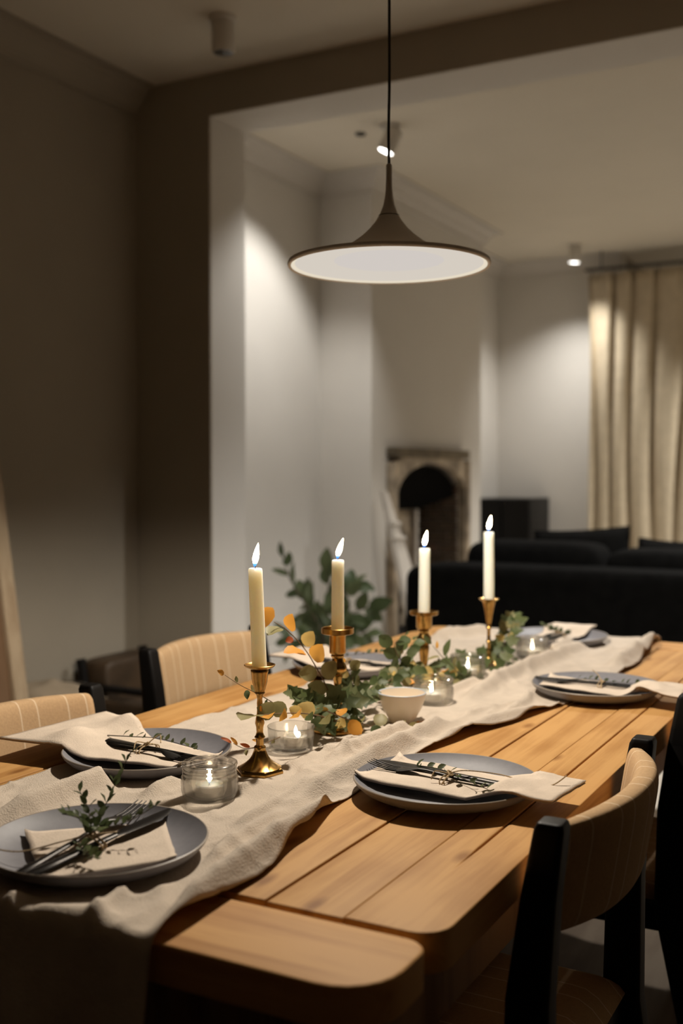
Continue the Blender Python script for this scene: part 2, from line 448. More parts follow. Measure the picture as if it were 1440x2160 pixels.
# ------------------------------------------------------------------ the room
XL, XR = -2.98, 1.5            # left / right walls
YB = -4.6                      # wall behind the camera
XRD = 3.2                      # right wall of the dining side
YP0, YP1 = 3.69, 3.95          # the wall with the wide opening
YF = 8.10                      # far wall of the living room
ZC, ZL = 2.82, 2.654           # ceiling, underside of the lintel
XJ = -2.60                     # left jamb of the opening
XBR, YBR0, YBR1 = -2.66, 5.275, 6.90   # chimney breast

struct('floor', MB().box(XL - .1, XRD + .1, YB - .1, YP1, -0.1, 0), M['floor'], smooth=False)
struct('floor_living', MB().box(XL - .1, XR + .1, YP1, YF + 1.2, -0.1, 0), M['floor2'], smooth=False)
struct('ceiling', MB().box(XL - .1, XRD + .1, YB - .1, YF + 1.2, ZC, ZC + 0.1), M['ceil'], smooth=False)
struct('wall_left', MB().box(XL - .1, XL, YP0 + .1, YF, 0, ZC), M['wall'], smooth=False)
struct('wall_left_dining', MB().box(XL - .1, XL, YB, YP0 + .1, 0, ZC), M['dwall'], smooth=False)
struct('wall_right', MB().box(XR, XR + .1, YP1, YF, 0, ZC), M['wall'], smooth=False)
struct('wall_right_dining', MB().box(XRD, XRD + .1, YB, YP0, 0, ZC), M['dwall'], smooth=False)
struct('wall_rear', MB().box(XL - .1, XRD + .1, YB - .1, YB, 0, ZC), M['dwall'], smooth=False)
# far wall with a bay opening behind the curtains
fw = MB().box(XL - .1, -2.02, YF, YF + .12, 0, ZC).box(1.0, XR + .1, YF, YF + .12, 0, ZC)
struct('wall_far', fw, M['wall'], smooth=False)
bay = MB().box(-2.14, -2.02, YF + .12, YF + .9, 0, ZC).box(1.0, 1.12, YF + .12, YF + .9, 0, ZC).box(-2.14, 1.12, YF + .9, YF + 1.0, 0, ZC)
struct('wall_bay', bay, M['dwall'], smooth=False)
# opening wall: left return, lintel and right return (front skin in the dining colour)
op = MB().box(XL, XJ, YP0 + .012, YP1, 0, ZC).box(XJ, 1.0, YP0 + .012, YP1, ZL, ZC).box(1.0, XRD, YP0 + .012, YP1, 0, ZC)
wo = struct('wall_opening', op, M['wall'], smooth=False)
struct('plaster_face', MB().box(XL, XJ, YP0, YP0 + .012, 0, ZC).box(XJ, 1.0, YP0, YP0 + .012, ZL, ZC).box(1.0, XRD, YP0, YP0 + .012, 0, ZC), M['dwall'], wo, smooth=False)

# chimney breast with an arched opening for the fireplace
FY0, FY1, FZ = 5.46, 6.56, 1.350
FC = 6.02
AY0, AY1 = 5.51, 6.51
AZS, AZT = 1.08, 1.262
br = MB()
br.box(XL, XBR, YBR0, AY0, 0, ZC).box(XL, XBR, AY1, YBR1, 0, ZC).box(XL, XBR, AY0, AY1, AZT + .02, ZC)
cb = struct('wall_chimney_breast', br, M['wall'], smooth=False)


def moulding(name, pts, prof, mat, closed=False):
    """a profile (out, z) swept along floor-plan points; 'out' is to the right of the walking direction, mitred"""
    mb = MB(); n = len(pts); rings = []
    for i in range(n):
        p = Vector(pts[i]).to_2d()
        d0 = (p - Vector(pts[i - 1]).to_2d()).normalized() if i > 0 else None
        d1 = (Vector(pts[i + 1]).to_2d() - p).normalized() if i < n - 1 else None
        if d0 is None: d0 = d1
        if d1 is None: d1 = d0
        n0 = Vector((d0.y, -d0.x)); n1 = Vector((d1.y, -d1.x))
        m = (n0 + n1); m = m / max(0.2, m.dot(n0))
        rings.append([(p.x + m.x * o, p.y + m.y * o, z) for o, z in prof])
    k = len(prof); vs = [v for r_ in rings for v in r_]; fs = []
    for i in range(n - 1):
        for j in range(k):
            j2 = (j + 1) % k
            fs.append((i * k + j, i * k + j2, (i + 1) * k + j2, (i + 1) * k + j))
    fs.append(tuple(range(k))); fs.append(tuple(reversed(range((n - 1) * k, n * k))))
    mb.add(vs, fs)
    return struct(name, mb, mat, smooth=False)


corn = [(0, ZC), (0, ZC - .11), (.012, ZC - .11), (.016, ZC - .085), (.03, ZC - .075), (.055, ZC - .035), (.075, ZC - .022), (.08, ZC - .012), (.11, ZC - .010), (.11, ZC)]
moulding('trim_1', [(XL, YP1), (XL, YBR0), (XBR, YBR0), (XBR, YBR1), (XL, YBR1), (XL, YF), (-2.02, YF)], corn, M['trim'])
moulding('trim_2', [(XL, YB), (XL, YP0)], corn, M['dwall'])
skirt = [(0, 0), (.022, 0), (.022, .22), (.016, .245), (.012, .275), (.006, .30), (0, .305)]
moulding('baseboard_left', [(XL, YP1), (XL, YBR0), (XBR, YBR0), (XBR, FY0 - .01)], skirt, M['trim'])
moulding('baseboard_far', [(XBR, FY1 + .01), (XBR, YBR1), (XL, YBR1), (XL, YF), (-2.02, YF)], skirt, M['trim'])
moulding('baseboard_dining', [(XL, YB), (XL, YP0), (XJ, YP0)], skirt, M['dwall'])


# ------------------------------------------------------------------ ceiling spotlights
def ceiling_spot(name, x, y, label, aim=None, watts=0, size=math.radians(110), blend=0.55, lit=True):
    t = empty(name, (x, y, ZC), 0, label, 'spotlight', 'white ceiling spotlights')
    MB().lathe([(0, 0), (.05, 0), (.05, -.012), (.044, -.016), (0, -.016)], 32).build('mount', M['spotbody'], t)
    d = (Vector(aim) - Vector((x, y, ZC - .09))).normalized() if aim else Vector((0, 0, -1))
    q = Vector((0, 0, -1)).rotation_difference(d)
    hx = Vector((0, 0, -.075))
    body = MB().lathe([(0, .06), (.038, .06), (.041, .055), (.041, -.045), (.038, -.05), (.036, -.05), (.035, -.046), (0, -.046)], 32)
    body.v = [tuple(hx + q @ Vector(v)) for v in body.v]
    body.build('head', M['spotbody'], t)
    lens = MB().lathe([(0, -.047), (.0345, -.047), (.0345, -.049), (0, -.053)], 24)
    lens.v = [tuple(hx + q @ Vector(v)) for v in lens.v]
    lens.build('lens', M['spotlens'] if lit else M['spotoff'], t)
    if lit and watts:
        ld = bpy.data.lights.new('spot_beam', 'SPOT'); ld.energy = watts; ld.color = SPOT_C; ld.spot_size = size; ld.spot_blend = blend; ld.shadow_soft_size = 0.03
        lo = bpy.data.objects.new('spot_beam', ld); COL.objects.link(lo); lo.parent = t
        lo.location = hx + d * 0.06; lo.rotation_euler = d.to_track_quat('-Z', 'Y').to_euler()
    return t


ceiling_spot('ceiling_spotlight', -2.235, 4.62, 'lit white ceiling spotlight seen just behind the pendant cord', (-2.98, 4.36, 0.95), SPOT_W['wall'], math.radians(104), .5)
ceiling_spot('ceiling_spotlight', -2.235, 7.62, 'lit white ceiling spotlight above the curtain edge by the far wall', (-2.44, 7.74, 0.4), SPOT_W['back'], math.radians(112), 1.0)
ceiling_spot('ceiling_spotlight', -2.235, 3.26, 'unlit white ceiling spotlight in the dark dining room', None, 0, lit=False)
for i, (yy, wv) in enumerate([(4.17, 1.15), (6.0, .85), (7.50, .85)]):
    ceiling_spot('ceiling_spotlight', -0.55, yy, 'lit white living room spotlight right of the frame, ' + ['nearest the opening', 'middle of its row', 'nearest the curtains'][i], (-0.75, yy, 0), SPOT_W['room'] * wv, math.radians(114), .7)

sd = empty('ceiling_sensor', (-2.41, 4.66, ZC), 0, 'small dark round sensor on the living room ceiling', 'sensor')
MB().lathe([(0, 0), (.026, 0), (.026, -.006), (.022, -.01), (.02, -.01)], 24).build('ring', M['spotoff'], sd)
MB().lathe([(.021, -.004), (.012, -.012), (0, -.014)], 24).build('dome', M['darkwood'], sd)

# ------------------------------------------------------------------ pendant lamp
LX, LY, LZ = -0.857, 1.768, 1.570
lamp = empty('pendant_lamp', (LX, LY, LZ), 0, 'grey wide disc pendant lamp glowing white beneath, hanging over the table', 'lamp')
outer = [(.1800, .000), (.1812, .004), (.1795, .0085), (.150, .0125), (.120, .0175), (.095, .0255), (.078, .0335), (.064, .0425), (.048, .0545), (.034, .068), (.0235, .081), (.016, .094), (.0105, .108), (.0075, .122), (.0058, .138), (.0052, .155), (.0052, .180), (.0040, .182), (0, .182)]
shade = [(.1735, .003), (.176, .0005)] + outer
MB().lathe(shade, 96).build('shade', M['shade'], lamp, angle=False)
MB().lathe([(.0182, .0895), (.0186, .0905), (.0182, .0915)], 48).build('seam_ring', M['cord'], lamp)
MB().lathe([(.176, .0012), (.1725, .0022), (.170, .0042), (.168, .0045)], 96).build('glowing_lip', M['liprim'], lamp)
MB().lathe([(.168, .0045), (.150, .0075), (.120, .0098), (.098, .0105)], 96).build('reflector', M['refl'], lamp)
MB().lathe([(.098, .0105), (.094, .0098), (.05, .0092), (0, .009)], 96).build('diffuser', M['diff'], lamp)
cp = [(0, 0, .18), (-.001, 0, .24), (.0005, 0, .34), (0, 0, .5), (0, 0, ZC - LZ - .02)]
MB().tube(spline(cp, 8), .0026, 8).build('cord', M['cord'], lamp)
MB().lathe([(0, ZC - LZ), (.05, ZC - LZ), (.05, ZC - LZ - .02), (.045, ZC - LZ - .025), (0, ZC - LZ - .025)], 32).build('ceiling_rose', M['shade'], lamp)
pl = bpy.data.lights.new('pendant_bulb', 'SPOT'); pl.energy = PENDANT_W; pl.color = PENDANT_C
pl.use_nodes = True
_nt = pl.node_tree; _em = _nt.nodes['Emission']
_tc = _nt.nodes.new('ShaderNodeTexCoord'); _sp = _nt.nodes.new('ShaderNodeSeparateXYZ'); _nt.links.new(_tc.outputs['Normal'], _sp.inputs[0])
_ab = _nt.nodes.new('ShaderNodeMath'); _ab.operation = 'ABSOLUTE'; _nt.links.new(_sp.outputs['Z'], _ab.inputs[0])
_mx = _nt.nodes.new('ShaderNodeMath'); _mx.operation = 'MAXIMUM'; _mx.inputs[1].default_value = 0.42; _nt.links.new(_ab.outputs[0], _mx.inputs[0])
_pw = _nt.nodes.new('ShaderNodeMath'); _pw.operation = 'POWER'; _pw.inputs[1].default_value = -1.45; _nt.links.new(_mx.outputs[0], _pw.inputs[0])
_nt.links.new(_pw.outputs[0], _em.inputs['Strength'])       # strength raised off-axis, added to flatten the falloff along the table
pl.spot_size = math.radians(160); pl.spot_blend = 0.25; pl.shadow_soft_size = 0.022
po = bpy.data.objects.new('pendant_bulb', pl); COL.objects.link(po); po.parent = lamp; po.location = (0, 0, -.002)

# ------------------------------------------------------------------ dining table
TX0, TX1, TY0, TY1, TZ = -1.300, -0.411, 0.826, 2.985, 0.75
TT = 0.042
tc_ = Vector(((TX0 + TX1) / 2, (TY0 + TY1) / 2, 0))
table = empty('dining_table', tc_, 0, 'long pine plank dining table with breadboard ends under the linen runner', 'table')


def rrect(x0, x1, y0, y1, radii, n=6):
    """rounded rectangle, radii for corners (x0y0, x1y0, x1y1, x0y1)"""
    out = []
    for (cx, cy, sx, sy, a0), rr in zip([(x0, y0, 1, 1, PI), (x1, y0, -1, 1, 1.5 * PI), (x1, y1, -1, -1, 0), (x0, y1, 1, -1, .5 * PI)], radii):
        if rr <= 0: out.append((cx, cy)); continue
        for k in range(n + 1):
            a = a0 + .5 * PI * k / n
            out.append((cx + sx * rr + rr * math.cos(a), cy + sy * rr + rr * math.sin(a)))
    return out


def loc_rect(x0, x1, y0, y1, radii=(0, 0, 0, 0)):
    return [(x - tc_.x, y - tc_.y) for x, y in rrect(x0, x1, y0, y1, radii)]


seams = [TX0, -1.185, -1.045, -0.905, -0.760, -0.6105, -0.5165]
BY0, BY1 = TY0 + .1315, TY1 - .1315
for i in range(len(seams) - 1):
    x0, x1 = seams[i] + .0012, seams[i + 1] - .0012
    rad = (.03, 0, 0, .03) if i == 0 else (0, 0, 0, 0)
    z = TZ - (0.0012 if i % 2 else 0)
    MB().prism(loc_rect(x0, x1, BY0 + .0055, BY1 - .004, rad), TZ - TT, z).build('plank', M['top'], table, bevel=.0022)
# right-hand edge board, split by a long crack that stops short of the near end
eb = MB()
x0, x1, xc = -0.5165 + .0004, TX1, -0.4705
cr = .0016
outl = [(x0, BY0 + .0055)]
rr = .035
for k in range(9):
    a = 1.5 * PI + .5 * PI * k / 8
    outl.append((x1 - rr + rr * math.cos(a), BY0 + .0055 + rr + rr * math.sin(a)))
for k in range(9):
    a = .5 * PI * k / 8
    outl.append((x1 - rr + rr * math.cos(a), BY1 - .004 - rr + rr * math.sin(a)))
outl += [(xc + cr, BY1 - .004), (xc + cr, 1.22), (xc, 1.17), (xc - cr, 1.22), (xc - cr, BY1 - .004), (x0, BY1 - .004)]
eb.prism([(x - tc_.x, y - tc_.y) for x, y in outl], TZ - TT, TZ)
eb.build('plank', M['top'], table, bevel=.0020)
MB().prism(loc_rect(TX0, TX1 - .002, TY0, BY0 - .0055, (.045, .060, .028, .02)), TZ - TT, TZ - .001).build('end_board', M['topx'], table, bevel=.004)
MB().prism(loc_rect(TX0, TX1, BY1 + .004, TY1, (.02, .02, .05, .05)), TZ - TT, TZ - .001).build('end_board', M['topx'], table, bevel=.004)
MB().box(TX0 + .06 - tc_.x, TX1 - .06 - tc_.x, TY0 + .06 - tc_.y, TY1 - .06 - tc_.y, TZ - TT - .012, TZ - TT - .002).build('gap_backing', M['black'], table, smooth=False)  # black sheet added under the boards so the gaps look dark
for sx in (-1, 1):
    MB().box(sx * .372 - .012, sx * .372 + .012, -.94, .94, .59, TZ - TT - .004).build('apron', M['legwood'], table, bevel=.003)
for sy in (-1, 1):
    MB().box(-.36, .36, sy * .955 - .012, sy * .955 + .012, .59, TZ - TT - .004).build('apron', M['legwood'], table, bevel=.003)
    for sx in (-1, 1):
        lg = MB()
        prof = [(.038, .585), (.041, .56), (.034, .545), (.04, .52), (.037, .40), (.028, .12), (.033, .10), (.027, .085), (.025, 0), (0, 0)]
        lg.box(sx * .372 - .041, sx * .372 + .041, sy * .955 - .041, sy * .955 + .041, .585, TZ - TT - .003)
        lg.lathe([(0, .585)] + prof, 24, (sx * .372, sy * .955, 0))
        lg.build('leg', M['legwood'], table)

# ------------------------------------------------------------------ linen runner
TOP = TZ + .0035                     # where things stand on the cloth
A_, B_, C_, D_, E_, F_ = (-.850, .974), (-.590, 1.402), (-.588, 2.180), (-1.060, 1.333), (-1.150, 2.172), (-.862, 2.810)
ST = [(-.877, 1.369), (-.902, 1.659), (-.950, 2.135), (-.896, 2.383)]
JARS = [(-.867, 1.225), (-.906, 1.508), (-.846, 1.948), (-.843, 2.539), (-.885, 2.225)]
BOWL = (-.828, 1.765)
FLAT = [(a, .124) for a in (A_, B_, C_, D_, E_, F_)] + [(a, .052) for a in ST] + [(a, .046) for a in JARS] + [(BOWL, .034)]


def gp(px, py): v = P(px, py, Z=TOP); return Vector((v.x, v.y))


RIDGES = [  # (pixel polyline, height, half width)
    ([(330, 1990), (425, 1905), (560, 1806), (690, 1722), (762, 1690)], .0145, .018),
    ([(60, 1922), (160, 1930), (250, 1948)], .003, .016),
    ([(180, 1962), (230, 1915), (275, 1880)], .0045, .010),
    ([(600, 1712), (760, 1625), (880, 1562), (930, 1530)], .0110, .022),
    ([(880, 1592), (1000, 1540), (1090, 1512), (1170, 1496)], .006, .018),
    ([(980, 1478), (1080, 1430), (1150, 1400), (1250, 1362)], .0130, .022),
    ([(1285, 1415), (1340, 1385), (1395, 1348)], .022, .026),
    ([(-60, 1770), (60, 1720), (180, 1672), (262, 1640), (330, 1632)], .0135, .020),
    ([(300, 1685), (380, 1648), (455, 1615)], .0060, .014),
    ([(690, 1615), (780, 1570), (870, 1538)], .0065, .012),
    ([(905, 1352), (980, 1344), (1040, 1338)], .014, .022),
    ([(560, 1530), (620, 1500), (700, 1470)], .004, .012),
    ([(930, 1470), (1010, 1436), (1080, 1420)], .006, .012),
    ([(1050, 1520), (1110, 1480), (1130, 1455)], .005, .009),
    ([(640, 1560), (700, 1590), (790, 1600)], .003, .010),
    ([(1130, 1395), (1200, 1372), (1290, 1352)], .012, .016),
    ([(500, 1745), (580, 1700), (700, 1640)], .0050, .012),
    ([(420, 1830), (520, 1760), (600, 1715)], .0050, .012),
]
RID = []
for pl_, h_, w_ in RIDGES:
    RID.append((spline([gp(*p).to_3d() for p in pl_], 5), h_, w_))


def lerp_tab(tab, y):
    if y <= tab[0][0]: return tab[0][1]
    for (a, va), (b, vb) in zip(tab, tab[1:]):
        if y <= b:
            t = (y - a) / (b - a); t = t * t * (3 - 2 * t); return va + (vb - va) * t
    return tab[-1][1]


RIGHT = [(.82, -.645), (1.0, -.648), (1.15, -.672), (1.30, -.700), (1.44, -.712), (1.56, -.716), (1.72, -.690), (1.9, -.650), (2.08, -.616), (2.3, -.605), (2.6, -.600), (2.99, -.632)]
LEFT = [(.82, -1.115), (1.0, -1.145), (1.2, -1.165), (1.5, -1.170), (1.8, -1.165), (2.1, -1.150), (2.5, -1.165), (2.8, -1.18), (2.99, -1.17)]


def ridged(x, y, fx, fy, seed):
    """sharp crease lines where the noise crosses zero"""
    return max(0.0, 1 - abs(noise.noise(Vector((x * fx, y * fy, seed)))) * 5.5)


def cloth_heights(XY):
    """height of the crumpled cloth over the table for an (n, 2) array"""
    X, Y = XY[:, 0], XY[:, 1]
    H = np.zeros(len(XY))
    for pts, a, w in RID:
        best = np.full(len(XY), 9.0); T = np.zeros(len(XY)); n = len(pts)
        for i in range(n - 1):
            p, q = pts[i], pts[i + 1]
            dx, dy = q.x - p.x, q.y - p.y
            t = np.clip(((X - p.x) * dx + (Y - p.y) * dy) / (dx * dx + dy * dy + 1e-12), 0, 1)
            d = (X - p.x - dx * t) ** 2 + (Y - p.y - dy * t) ** 2
            m = d < best
            best = np.where(m, d, best); T = np.where(m, (i + t) / (n - 1), T)
        d = np.sqrt(best) / (w * .72)
        H += min(.030, 2.4 * a) * np.exp(-d ** 1.8) * np.minimum(1, 4 * np.minimum(T, 1 - T) + .15)
    for k in range(len(XY)):
        x, y = X[k], Y[k]
        wx = x + .03 * noise.noise(Vector((x * 6, y * 6, 21))); wy = y + .05 * noise.noise(Vector((x * 6, y * 6, 43)))
        am = .5 + .5 * noise.noise(Vector((x * 4, y * 3, 8)))
        H[k] += (.0050 * max(0, noise.noise(Vector((x * 9, y * 5, 1.3)))) + .0125 * am * ridged(wx, wy, 7, 3.6, 4.1) ** 2 + .0065 * am * ridged(wx, wy, 15, 10, 9.4) ** 2
                 + .0009 * noise.noise(Vector((x * 60, y * 45, 7.7))))
    K = np.ones(len(XY))
    for (c, r) in FLAT:
        s = np.clip((np.hypot(X - c[0], Y - c[1]) - r) / .018, 0, 1)
        K = np.minimum(K, s * s * (3 - 2 * s))
    return np.maximum(-.0004, H * K)


NU, NV = 130, 420
HANG0, HANG1 = .30, .26
LEN = TY1 - TY0
base_pts = []
for i in range(NV):
    s = -HANG0 + (LEN + HANG0 + HANG1) * i / (NV - 1)
    y = TY0 + min(max(s, 0), LEN)
    xl = lerp_tab(LEFT, y) + .006 * noise.noise(Vector((3.3, y * 7, 0)))
    xr = lerp_tab(RIGHT, y) + .005 * noise.noise(Vector((9.1, y * 8, 0)))
    for j in range(NU):
        u = j / (NU - 1)
        base_pts.append((xl + (xr - xl) * u, y, s, u))
HH = cloth_heights(np.array([(p[0], p[1]) for p in base_pts]))
pts = []
for (x, y, s, u), h in zip(base_pts, HH):
    if s < 0 or s > LEN:
        e = -s if s < 0 else s - LEN
        sg = -1 if s < 0 else 1
        rr_ = .012
        a = min(e / rr_, PI / 2)
        fold = .010 * math.sin(u * 19 + .6) * min(1, e / .15) + .012 * min(1, e / .1)
        yy = (TY0 if s < 0 else TY1) + sg * (rr_ * math.sin(a) * .8 + max(0, fold))
        z = TZ + .002 - rr_ * (1 - math.cos(a)) - max(0, e - rr_ * PI / 2)
        pts.append((x, yy, z + h * max(0, 1 - e / .03)))
    else:
        pts.append((x, y, TZ + .002 + h))
rm = MB(); rm.grid(pts, NV, NU)
runner = rm.build('table_runner', M['linen'], None, angle=False)
so = runner.modifiers.new('thickness', 'SOLIDIFY'); so.thickness = .0014; so.offset = 1
tag(runner, 'crumpled oatmeal linen runner lying along the table', 'runner')
# frayed ends of the runner weave are part of the cloth
fr = MB()
for k in range(150):
    u = random.random(); i0 = 0
    p = Vector(pts[int(u * (NU - 1))])
    q = p + Vector((random.uniform(-.004, .004), random.uniform(-.004, .004), -random.uniform(.008, .02)))
    fr.tube([p, (p + q) / 2 + Vector((random.uniform(-.002, .002), 0, 0)), q], .0004, 3)
fo = fr.build('fringe', M['linen'], runner); fo['kind'] = 'stuff'


# ------------------------------------------------------------------ place settings
def wave(a, b, c): return noise.noise(Vector((a, b, c)))


def make_plate(name, x, y, label):
    t = empty(name, (x, y, TOP), random.uniform(0, 6), label, 'plate', 'dark stoneware dinner plates')
    prof = [(0, .0045), (.086, .0045), (.098, .0062), (.110, .0105), (.120, .0165), (.1265, .0220)]
    body = prof + [(.1278, .0232)]
    under = [(.1300, .0220), (.1275, .0175), (.119, .0095), (.106, .0032), (.094, .0006), (.080, 0), (0, 0)]
    MB().lathe(body, 80).build('dish', M['plate'], t, angle=False)
    MB().lathe([(.1278, .0232), (.1290, .0236), (.1300, .0220)], 80).build('rim', M['plate_rim'], t, angle=False)
    MB().lathe(under, 80).build('underside', M['plate'], t, angle=False)
    return t


def plate_z(r):
    """top surface of a plate above the cloth"""
    tab = [(0, .0045), (.086, .0045), (.098, .0062), (.110, .0105), (.120, .0165), (.1295, .0240)]
    return lerp_tab(tab, r)


def sheet(fn, nu, nv, thick=.0016):
    """solid cloth from a surface function fn(u, v) -> Vector"""
    top = [fn(i / (nu - 1), j / (nv - 1)) for i in range(nu) for j in range(nv)]
    mb = MB(); n = len(top)
    vs = [p + Vector((0, 0, thick)) for p in top] + top
    fs = []
    for i in range(nu - 1):
        for j in range(nv - 1):
            a, b, c, d = i * nv + j, (i + 1) * nv + j, (i + 1) * nv + j + 1, i * nv + j + 1
            fs.append((a, b, c, d)); fs.append((d + n, c + n, b + n, a + n))
    rim = [i * nv for i in range(nu)] + [(nu - 1) * nv + j for j in range(1, nv)] + [i * nv + nv - 1 for i in range(nu - 2, -1, -1)] + [j for j in range(nv - 2, 0, -1)]
    for a, b in zip(rim, rim[1:] + rim[:1]): fs.append((a, a + n, b + n, b))
    mb.add(vs, fs); return mb


def strip_napkin(c, rz, label, x_in, x_out, y_in, y_out, seed, skew=0.0, drop=True, fold=.010):
    """folded napkin across the plate; local +y points to the table centre, the tail leaves over the rim at -y"""
    t = empty('napkin', (c[0], c[1], TOP), rz, label, 'napkin', 'folded linen napkins')
    def surf(lift, shrink):
        def fn(u, v):
            y = y_in + (y_out - y_in) * u
            xa = x_in[0] + (x_out[0] - x_in[0]) * u ** 1.5 + shrink; xb = x_in[1] + (x_out[1] - x_in[1]) * u ** 1.5 - shrink
            x = xa + (xb - xa) * v + skew * (u - .3)
            edge = min(v, 1 - v)
            x += .004 * wave(u * 5 + seed, v * 2, seed)
            r = math.hypot(x, y)
            z = plate_z(min(r, .1295)) if r < .1295 else .024
            # across the plate the stiff cloth bridges the well
            zb = max(z, .0100 + .0035 * math.cos(u * PI))
            if y < -.06: zb = max(z, .010 + .014 * min(1, max(0, (-y - .06) / .065)))
            if y < -.126:
                e = min(1, (-y - .126) / .055); e = e * e * (3 - 2 * e)
                if drop: zb = .0245 * (1 - e) + .0006
            bul = fold * math.exp(-((u - .72) / .10) ** 2) * (.5 + .5 * math.sin(v * 9 + seed))
            w = .0022 * max(-.3, wave(u * 7 + seed, v * 4, 2.2)) * (1.2 if edge < .2 else .6)
            return Vector((x, y, max(z, zb) + lift + max(0, bul) + w + .0018))
        return fn
    sheet(surf(0, .002), 44, 18).build('lower_layer', M['napkin_edge'], t, angle=False)
    sheet(surf(.0026, 0), 44, 18).build('upper_layer', M['napkin'], t, angle=False)
    return t


def square_napkin(c, rz, label, corners):
    t = empty('napkin', (c[0], c[1], TOP), rz, label, 'napkin', 'folded linen napkins')
    cs = [Vector((x, y, 0)) for x, y in corners]
    def surf(lift, s):
        def fn(u, v):
            u2 = .5 + (u - .5) * s; v2 = .5 + (v - .5) * s
            p = cs[0] * (1 - u2) * (1 - v2) + cs[1] * (1 - u2) * v2 + cs[2] * u2 * v2 + cs[3] * u2 * (1 - v2)
            p.x += .0015 * wave(u * 6, v * 6, 3); p.y += .0015 * wave(u * 6, v * 6, 9)
            r = p.to_2d().length
            return Vector((p.x, p.y, max(plate_z(min(r, .1295)), .0060) + .0010 + lift + .0012 * max(0, wave(u * 4, v * 4, 5))))
        return fn
    for k in range(3):
        sheet(surf(.0022 * k, .975 + .012 * k), 22, 22).build('layer', M['napkin'], t, angle=False)
    return t


def taper(mb, secs):
    """loft of flattened oval sections: (y, x, halfwidth, z, halfthick)"""
    n = 10; vs = []; fs = []
    for y, x, w, z, h in secs:
        for k in range(n):
            a = 2 * PI * k / n
            vs.append((x + w * math.cos(a), y, z + h * math.sin(a)))
    m = len(secs)
    for i in range(m - 1):
        for k in range(n):
            k2 = (k + 1) % n
            fs.append((i * n + k, i * n + k2, (i + 1) * n + k2, (i + 1) * n + k))
    fs.append(tuple(reversed(range(n)))); fs.append(tuple(range((m - 1) * n, m * n)))
    return mb.add(vs, fs)


def make_fork(c, rz, off, tilt, z, label):
    t = empty('fork', (c[0], c[1], TOP), rz, label, 'fork', 'black steel forks')
    t.rotation_euler = (0, 0, rz)
    def place(mb):
        out = []
        for v in mb.v:
            x = v[0] * math.cos(tilt) - v[1] * math.sin(tilt) + off; y = v[0] * math.sin(tilt) + v[1] * math.cos(tilt)
            out.append((x, y, v[2] + z))
        mb.v = out; return mb
    h = taper(MB(), [(-.122, 0, .0025, 0, .0016), (-.119, 0, .0062, 0, .0024), (-.09, 0, .0058, .0005, .0024), (-.02, 0, .0038, .003, .0022), (.03, 0, .0030, .0075, .0020), (.045, 0, .0042, .0085, .0017), (.055, 0, .0090, .0070, .0013), (.066, 0, .0118, .0045, .0012), (.078, 0, .0122, .0030, .0012)])
    place(h).build('handle', M['cutlery'], t)
    for k in range(4):
        x = -.0096 + k * .0064
        tn = taper(MB(), [(.074, x, .0022, .0034, .0012), (.09, x, .0018, .0035, .0011), (.108, x * 1.02, .0014, .0062, .0010), (.124, x * 1.0, .0006, .0100, .0006)])
        place(tn).build('tine', M['cutlery'], t)
    return t


def make_knife(c, rz, off, tilt, z, label, flip=False):
    t = empty('knife', (c[0], c[1], TOP), rz, label, 'knife', 'black steel knives')
    s = -1 if flip else 1
    def place(mb):
        out = []
        for v in mb.v:
            y0 = v[1] * s
            x = v[0] * math.cos(tilt) - y0 * math.sin(tilt) + off; y = v[0] * math.sin(tilt) + y0 * math.cos(tilt)
            out.append((x, y, v[2] + z))
        mb.v = out; return mb
    place(taper(MB(), [(-.124, 0, .003, 0, .002), (-.120, 0, .0078, 0, .0030), (-.08, 0, .0072, .001, .0030), (.0, 0, .0055, .003, .0026), (.018, 0, .0052, .0035, .0022)])).build('handle', M['cutlery'], t)
    place(taper(MB(), [(.016, 0, .0050, .0035, .0016), (.03, .001, .0085, .0040, .0011), (.07, .0015, .0108, .0045, .0009), (.10, .001, .0098, .0050, .0008), (.118, -.001, .0060, .0055, .0006), (.126, -.004, .0012, .0058, .0004)])).build('blade', M['cutlery'], t)
    return t


def make_twine(c, rz, y0, z, w, label, ends):
    t = empty('twine', (c[0], c[1], TOP), rz, label, 'twine', 'jute twine ties')
    mb = MB()
    for dy in (-.0035, 0, .003):
        ring = [(w * math.cos(a) , y0 + dy + .002 * math.sin(a * 2 + dy * 900), z + .006 + .0085 * math.sin(a)) for a in [2 * PI * k / 18 for k in range(19)]]
        mb.tube(ring, .0010, 6)
    mb.build('binding', M['twine'], t)
    kn = MB().tube(spline([(-.004, y0 - .003, z + .015), (.002, y0 + .003, z + .019), (.006, y0 - .001, z + .016), (.001, y0 - .004, z + .014), (-.003, y0 + .002, z + .018)], 5), .0014, 6)
    kn.build('knot', M['twine'], t)
    for e in ends:
        MB().tube(spline([(0, y0, z + .016)] + [Vector(q) + Vector((0, 0, z)) for q in e], 7), .0009, 6).build('loose_end', M['twine'], t)
    return t


